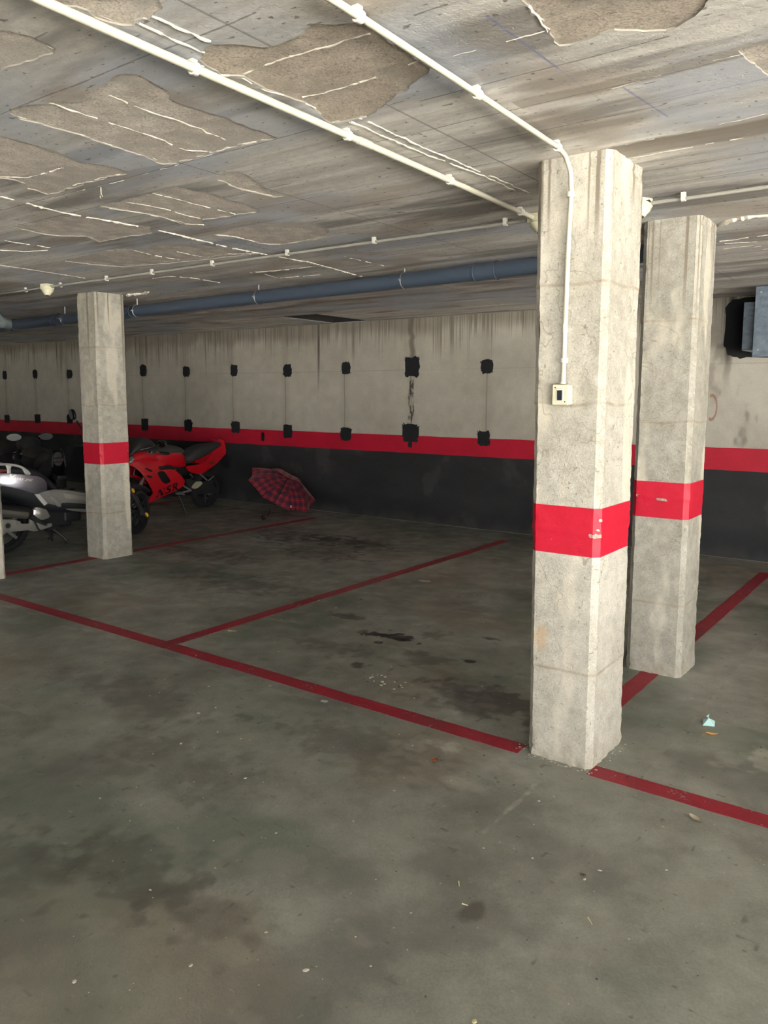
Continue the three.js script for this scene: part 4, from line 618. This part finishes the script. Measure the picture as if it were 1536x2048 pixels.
const redPaint = phy(0xb80c1c, 0.35, 0, { clearcoat: 0.6, clearcoatRoughness: 0.25 }), nightPaint = phy(0x070b11, 0.6, 0, { clearcoat: 0.1, clearcoatRoughness: 0.5 });
sportBike('red sport motorbike with black seat parked nose outwards, rear tyre flat', [-8.82, 0, -7.57], [0.1, 0.995], redPaint, true);
sportBike('dark blue black motorbike in the gloom behind the silver scooter', [-8.86, 0, -5.24], [-0.95, -0.3], nightPaint, false, 0.19, 1.06);

// silver maxi scooter, right side towards the camera
{
  const t = thing('scooter', 'silver grey maxi scooter with grab rail, parked behind the two left pillars', 'scooter', [-7.8, 0, -4.12], yaw(0.06, -1));
  const silver = phy(0x8e8a92, 0.3, 0.75, { clearcoat: 0.7, clearcoatRoughness: 0.15 }), trim = std(0x82807a, 0.45, 0.5), darkBody = std(0x17181b, 0.6), rail = std(0xd8d7d0, 0.3, 0.4);
  wheel('rear_wheel', t, -0.07, 0.275, 0.275, 0.12, alu, 5, 0.11); 
  const fw = wheel('front_wheel', t, 1.47, 0.265, 0.265, 0.1, gunmetal, 5, 0.12); fw.rotation.y = 0.5;
  const latP = (x, y) => 0.235 - 0.12 * ss(0.16, -0.4, x) + 0.018 * Math.sin((y - 0.6) * 12) - 0.03 * ss(0.2, 0.32, x);
  const pts = [[-0.5, 0.83], [-0.3, 0.835], [-0.148, 0.833], [-0.02, 0.822], [0.12, 0.797], [0.208, 0.78], [0.27, 0.745], [0.301, 0.7], [0.303, 0.626], [0.225, 0.606], [0.167, 0.613], [0.062, 0.652], [-0.035, 0.685], [-0.142, 0.716], [-0.3, 0.75], [-0.48, 0.79]];
  const lf = [[0.163, 0.603], [0.21, 0.606], [0.29, 0.624], [0.364, 0.633], [0.524, 0.61], [0.709, 0.564], [0.9, 0.53], [1.02, 0.56], [1.1, 0.66], [1.16, 0.66], [1.14, 0.5], [1.0, 0.4], [0.85, 0.42], [0.704, 0.456], [0.518, 0.487], [0.45, 0.49], [0.422, 0.461], [0.305, 0.497], [0.262, 0.483]];
  for (const s of [1, -1]) {
    const p = mesh('side_panel', panel(pts, s, latP), silver, t);
    const lo = mesh('floor_fairing', panel(lf, s, () => 0.24, 0.014, true), trim, t);
    mesh('bright_edge', panel([[0.163, 0.604], [0.212, 0.599], [0.287, 0.502], [0.26, 0.484]], s, () => 0.248, 0.008, true), rail, lo);
    mesh('inset_panel', panel([[0.46, 0.592], [0.7, 0.53], [0.9, 0.495], [0.9, 0.455], [0.7, 0.492], [0.482, 0.534]], s, () => 0.246, 0.006, true), std(0x97948c, 0.4, 0.5), lo);
    mesh('pillion_peg', panel([[0.317, 0.56], [0.352, 0.556], [0.428, 0.464], [0.392, 0.462]], s, () => 0.26, 0.016), alu, lo);
    mesh('footboard_trim', panel([[0.509, 0.414], [0.6, 0.405], [0.75, 0.385], [0.95, 0.36], [0.95, 0.335], [0.75, 0.356], [0.6, 0.385]], s, () => 0.215, 0.012), alu, t);
    const gr = mesh('grab_rail', join(tube([[-0.5, 0.87, s * 0.11], [-0.3, 0.925, s * 0.15], [-0.116, 0.921, s * 0.17], [-0.02, 0.91, s * 0.172], [0.066, 0.886, s * 0.172], [0.126, 0.846, s * 0.172], [0.16, 0.806, s * 0.172]], 0.0135, 40, 10), panel([[-0.075, 0.912], [-0.025, 0.905], [-0.035, 0.87], [-0.035, 0.82], [-0.06, 0.82], [-0.06, 0.87]], s, () => 0.178, 0.016), panel([[0.085, 0.875], [0.11, 0.865], [0.16, 0.8], [0.12, 0.8]], s, () => 0.178, 0.016)), rail, t);
    mesh('tail_lens', panel([[-0.5, 0.865], [-0.2, 0.872], [-0.06, 0.862], [-0.1, 0.838], [-0.5, 0.84]], s, (x) => 0.165 - 0.07 * ss(0, -0.5, x), 0.01), phy(0x5a0c12, 0.25, 0, { clearcoat: 0.8 }), t);
    const fork = mesh('fork_leg', join(cyl([1.29, 0.62, s * 0.1], [1.5, 0.245, s * 0.1], 0.026, 0.026), rbox(0.07, 0.08, 0.03, 0.01, 1.49, 0.262, s * 0.1)), gunmetal, t);
    for (const [x, y] of [[1.36, 0.525], [1.528, 0.228]]) mesh('amber_reflector', new THREE.SphereGeometry(1, 14, 10).scale(0.02, 0.032, 0.02).rotateZ(0.5).translate(x, y, s * 0.122), amber, fork);
    mesh('spring', Array.from({ length: 1 }, () => tube(Array.from({ length: 60 }, (_, i) => { const k = i / 59, a = k * 34; return [1.31 + 0.1 * k + Math.cos(a) * 0.026, 0.5 - 0.17 * k + Math.cos(a) * 0.014, s * 0.062 + Math.sin(a) * 0.028]; }), 0.004, 160, 5))[0], steel, fork);
    const hb = mesh('handlebar', tube([[1.03, 1.03, 0], [1.02, 1.05, s * 0.15], [0.95, 1.04, s * 0.34]], 0.012, 16, 8), gunmetal, t);
    mesh('grip', cyl([0.985, 1.045, s * 0.23], [0.945, 1.04, s * 0.355], 0.018, 0.018), rubber, hb);
    mesh('lever', tube([[1.06, 1.045, s * 0.2], [1.05, 1.04, s * 0.28], [1.0, 1.03, s * 0.36]], 0.007, 12, 6), steel, hb);
    mirrorOf(t, [0.95, s < 0 ? 1.385 : 1.3, s * 0.37], [[1.02, 1.05, s * 0.17], [1.02, 1.16, s * 0.26], [0.975, 1.31, s * 0.345]], std(0x101114, 0.35), s * 0.15, s * -0.75, 0.075, 0.05);
  }
  for (const [txt, size, x, y] of [['X', 0.062, -0.105, 0.768], ['MAX 250', 0.024, -0.035, 0.768]]) { const g = lettering(txt, size, 0.45, 0.002).scale(1.25, 1, 1).rotateZ(-0.17); g.translate(x, y, 0); const p = g.attributes.position; for (let i = 0; i < p.count; i++) p.setZ(i, latP(p.getX(i), p.getY(i)) + 0.0045 + p.getZ(i)); g.computeVertexNormals(); mesh('lettering', g, std(0xdcdad2, 0.35, 0.4), t); }
  mesh('rear_body', loft([[-0.5, 0.72, 0.84, 0.09], [-0.3, 0.62, 0.86, 0.14], [-0.05, 0.54, 0.84, 0.18], [0.2, 0.42, 0.78, 0.2], [0.4, 0.36, 0.64, 0.21], [0.7, 0.34, 0.54, 0.215], [1.0, 0.36, 0.56, 0.21], [1.12, 0.4, 0.6, 0.18]]), darkBody, t);
  mesh('seat', loft([[-0.42, 0.8, 0.875, 0.1], [-0.25, 0.79, 0.9, 0.14], [-0.02, 0.78, 0.905, 0.16], [0.14, 0.76, 0.885, 0.17], [0.25, 0.72, 0.845, 0.168], [0.34, 0.66, 0.79, 0.16], [0.42, 0.62, 0.705, 0.14], [0.5, 0.56, 0.63, 0.1]]), std(0x1b1a1c, 0.75), t);
  mesh('leg_shield', loft([[0.98, 0.5, 0.62, 0.22], [1.06, 0.46, 0.92, 0.25], [1.16, 0.48, 1.0, 0.24], [1.26, 0.56, 0.97, 0.19], [1.34, 0.64, 0.86, 0.11], [1.38, 0.7, 0.78, 0.04]]), silver, t);
  mesh('windscreen', loft([[1.02, 1.12, 1.22, 0.15], [1.06, 1.02, 1.24, 0.19], [1.12, 0.96, 1.2, 0.19], [1.19, 0.94, 1.06, 0.16], [1.23, 0.94, 0.99, 0.11]]), phy(0x20262b, 0.15, 0, { clearcoat: 1 }), t);
  mesh('dashboard', rbox(0.12, 0.1, 0.3, 0.04, 1.04, 0.98, 0), darkBody, t);
  mesh('front_mudguard', loft([[1.2, 0.42, 0.5, 0.05], [1.3, 0.48, 0.56, 0.07], [1.44, 0.53, 0.585, 0.075], [1.56, 0.51, 0.56, 0.07], [1.64, 0.47, 0.5, 0.05]]), darkBody, t);
  const muf = mesh('muffler', cyl([-0.5, 0.55, 0.19], [0.12, 0.418, 0.19], 0.068, 0.06, 28), std(0x2c2b2a, 0.45, 0.5), t);
  mesh('end_cap', new THREE.SphereGeometry(0.06, 20, 14).scale(0.7, 1, 1).translate(0.12, 0.418, 0.19), std(0x2c2b2a, 0.45, 0.5), muf);
  mesh('heat_shield', cyl([-0.5, 0.53, 0.212], [0.09, 0.405, 0.212], 0.052, 0.046, 28), std(0x7c7a72, 0.35, 0.7), muf);
  mesh('exhaust_pipe', tube([[0.12, 0.41, 0.17], [0.25, 0.3, 0.16], [0.42, 0.22, 0.12], [0.55, 0.26, 0.06]], 0.022, 24, 10), gunmetal, muf);
  const sa = mesh('swingarm', panel([[-0.15, 0.372], [-0.018, 0.358], [0.02, 0.335], [0.054, 0.304], [0.136, 0.294], [0.144, 0.338], [0.175, 0.318], [0.203, 0.245], [0.222, 0.217], [0.18, 0.215], [0.114, 0.238], [-0.012, 0.241], [-0.15, 0.24]], 1, () => 0.165, 0.03, true), std(0xa5a49c, 0.35, 0.7), t);
  mesh('axle_hole', join(cyl([-0.085, 0.305, 0.166], [-0.085, 0.305, 0.171], 0.026, 0.026, 24)), blackPlastic, sa);
  mesh('pivot_bolt', cyl([0.02, 0.318, 0.165], [0.02, 0.318, 0.176], 0.022, 0.022, 18), alu, sa); mesh('axle_ring', new THREE.TorusGeometry(0.03, 0.006, 8, 24).translate(-0.085, 0.305, 0.169), alu, sa);
  mesh('engine', join(rbox(0.44, 0.3, 0.26, 0.04, 0.4, 0.36, 0), rbox(0.2, 0.16, 0.28, 0.03, 0.62, 0.34, 0), rbox(0.3, 0.12, 0.2, 0.03, 0.1, 0.45, -0.05)), std(0x1b1c1d, 0.55, 0.4), t);
  const ec = mesh('engine_cover', panel([[0.2, 0.445], [0.25, 0.458], [0.3, 0.44], [0.335, 0.395], [0.35, 0.34], [0.29, 0.325], [0.22, 0.338], [0.188, 0.385]], 1, (x, y) => 0.172 - Math.hypot(x - 0.27, y - 0.39) * 0.25, 0.03), std(0xb4b2aa, 0.3, 0.8), t);
  for (const [x, y] of [[0.2, 0.44], [0.3, 0.448], [0.345, 0.355], [0.21, 0.352]]) mesh('bolt', cyl([x, y, 0.145], [x, y, 0.166], 0.01, 0.009, 10), steel, ec);
  mesh('sump_cover', panel([[0.218, 0.302], [0.29, 0.272], [0.362, 0.272], [0.362, 0.246], [0.3, 0.232], [0.245, 0.226]], 1, () => 0.165, 0.03), std(0xa8a69e, 0.35, 0.75), t);
  mesh('center_stand', join(...[-1, 1].map((s) => tube([[0.36, 0.24, s * 0.1], [0.46, 0.15, s * 0.13], [0.52, 0.07, s * 0.17], [0.5, 0.045, s * 0.19]], 0.014, 14, 8)), cyl([0.46, 0.15, -0.13], [0.46, 0.15, 0.13], 0.01, 0.01, 8)), gunmetal, t);
  mesh('side_stand', tube([[0.5, 0.26, -0.14], [0.55, 0.14, -0.2], [0.58, 0.012, -0.26]], 0.013, 10, 8), gunmetal, t);
}
renderer.render(scene, camera);
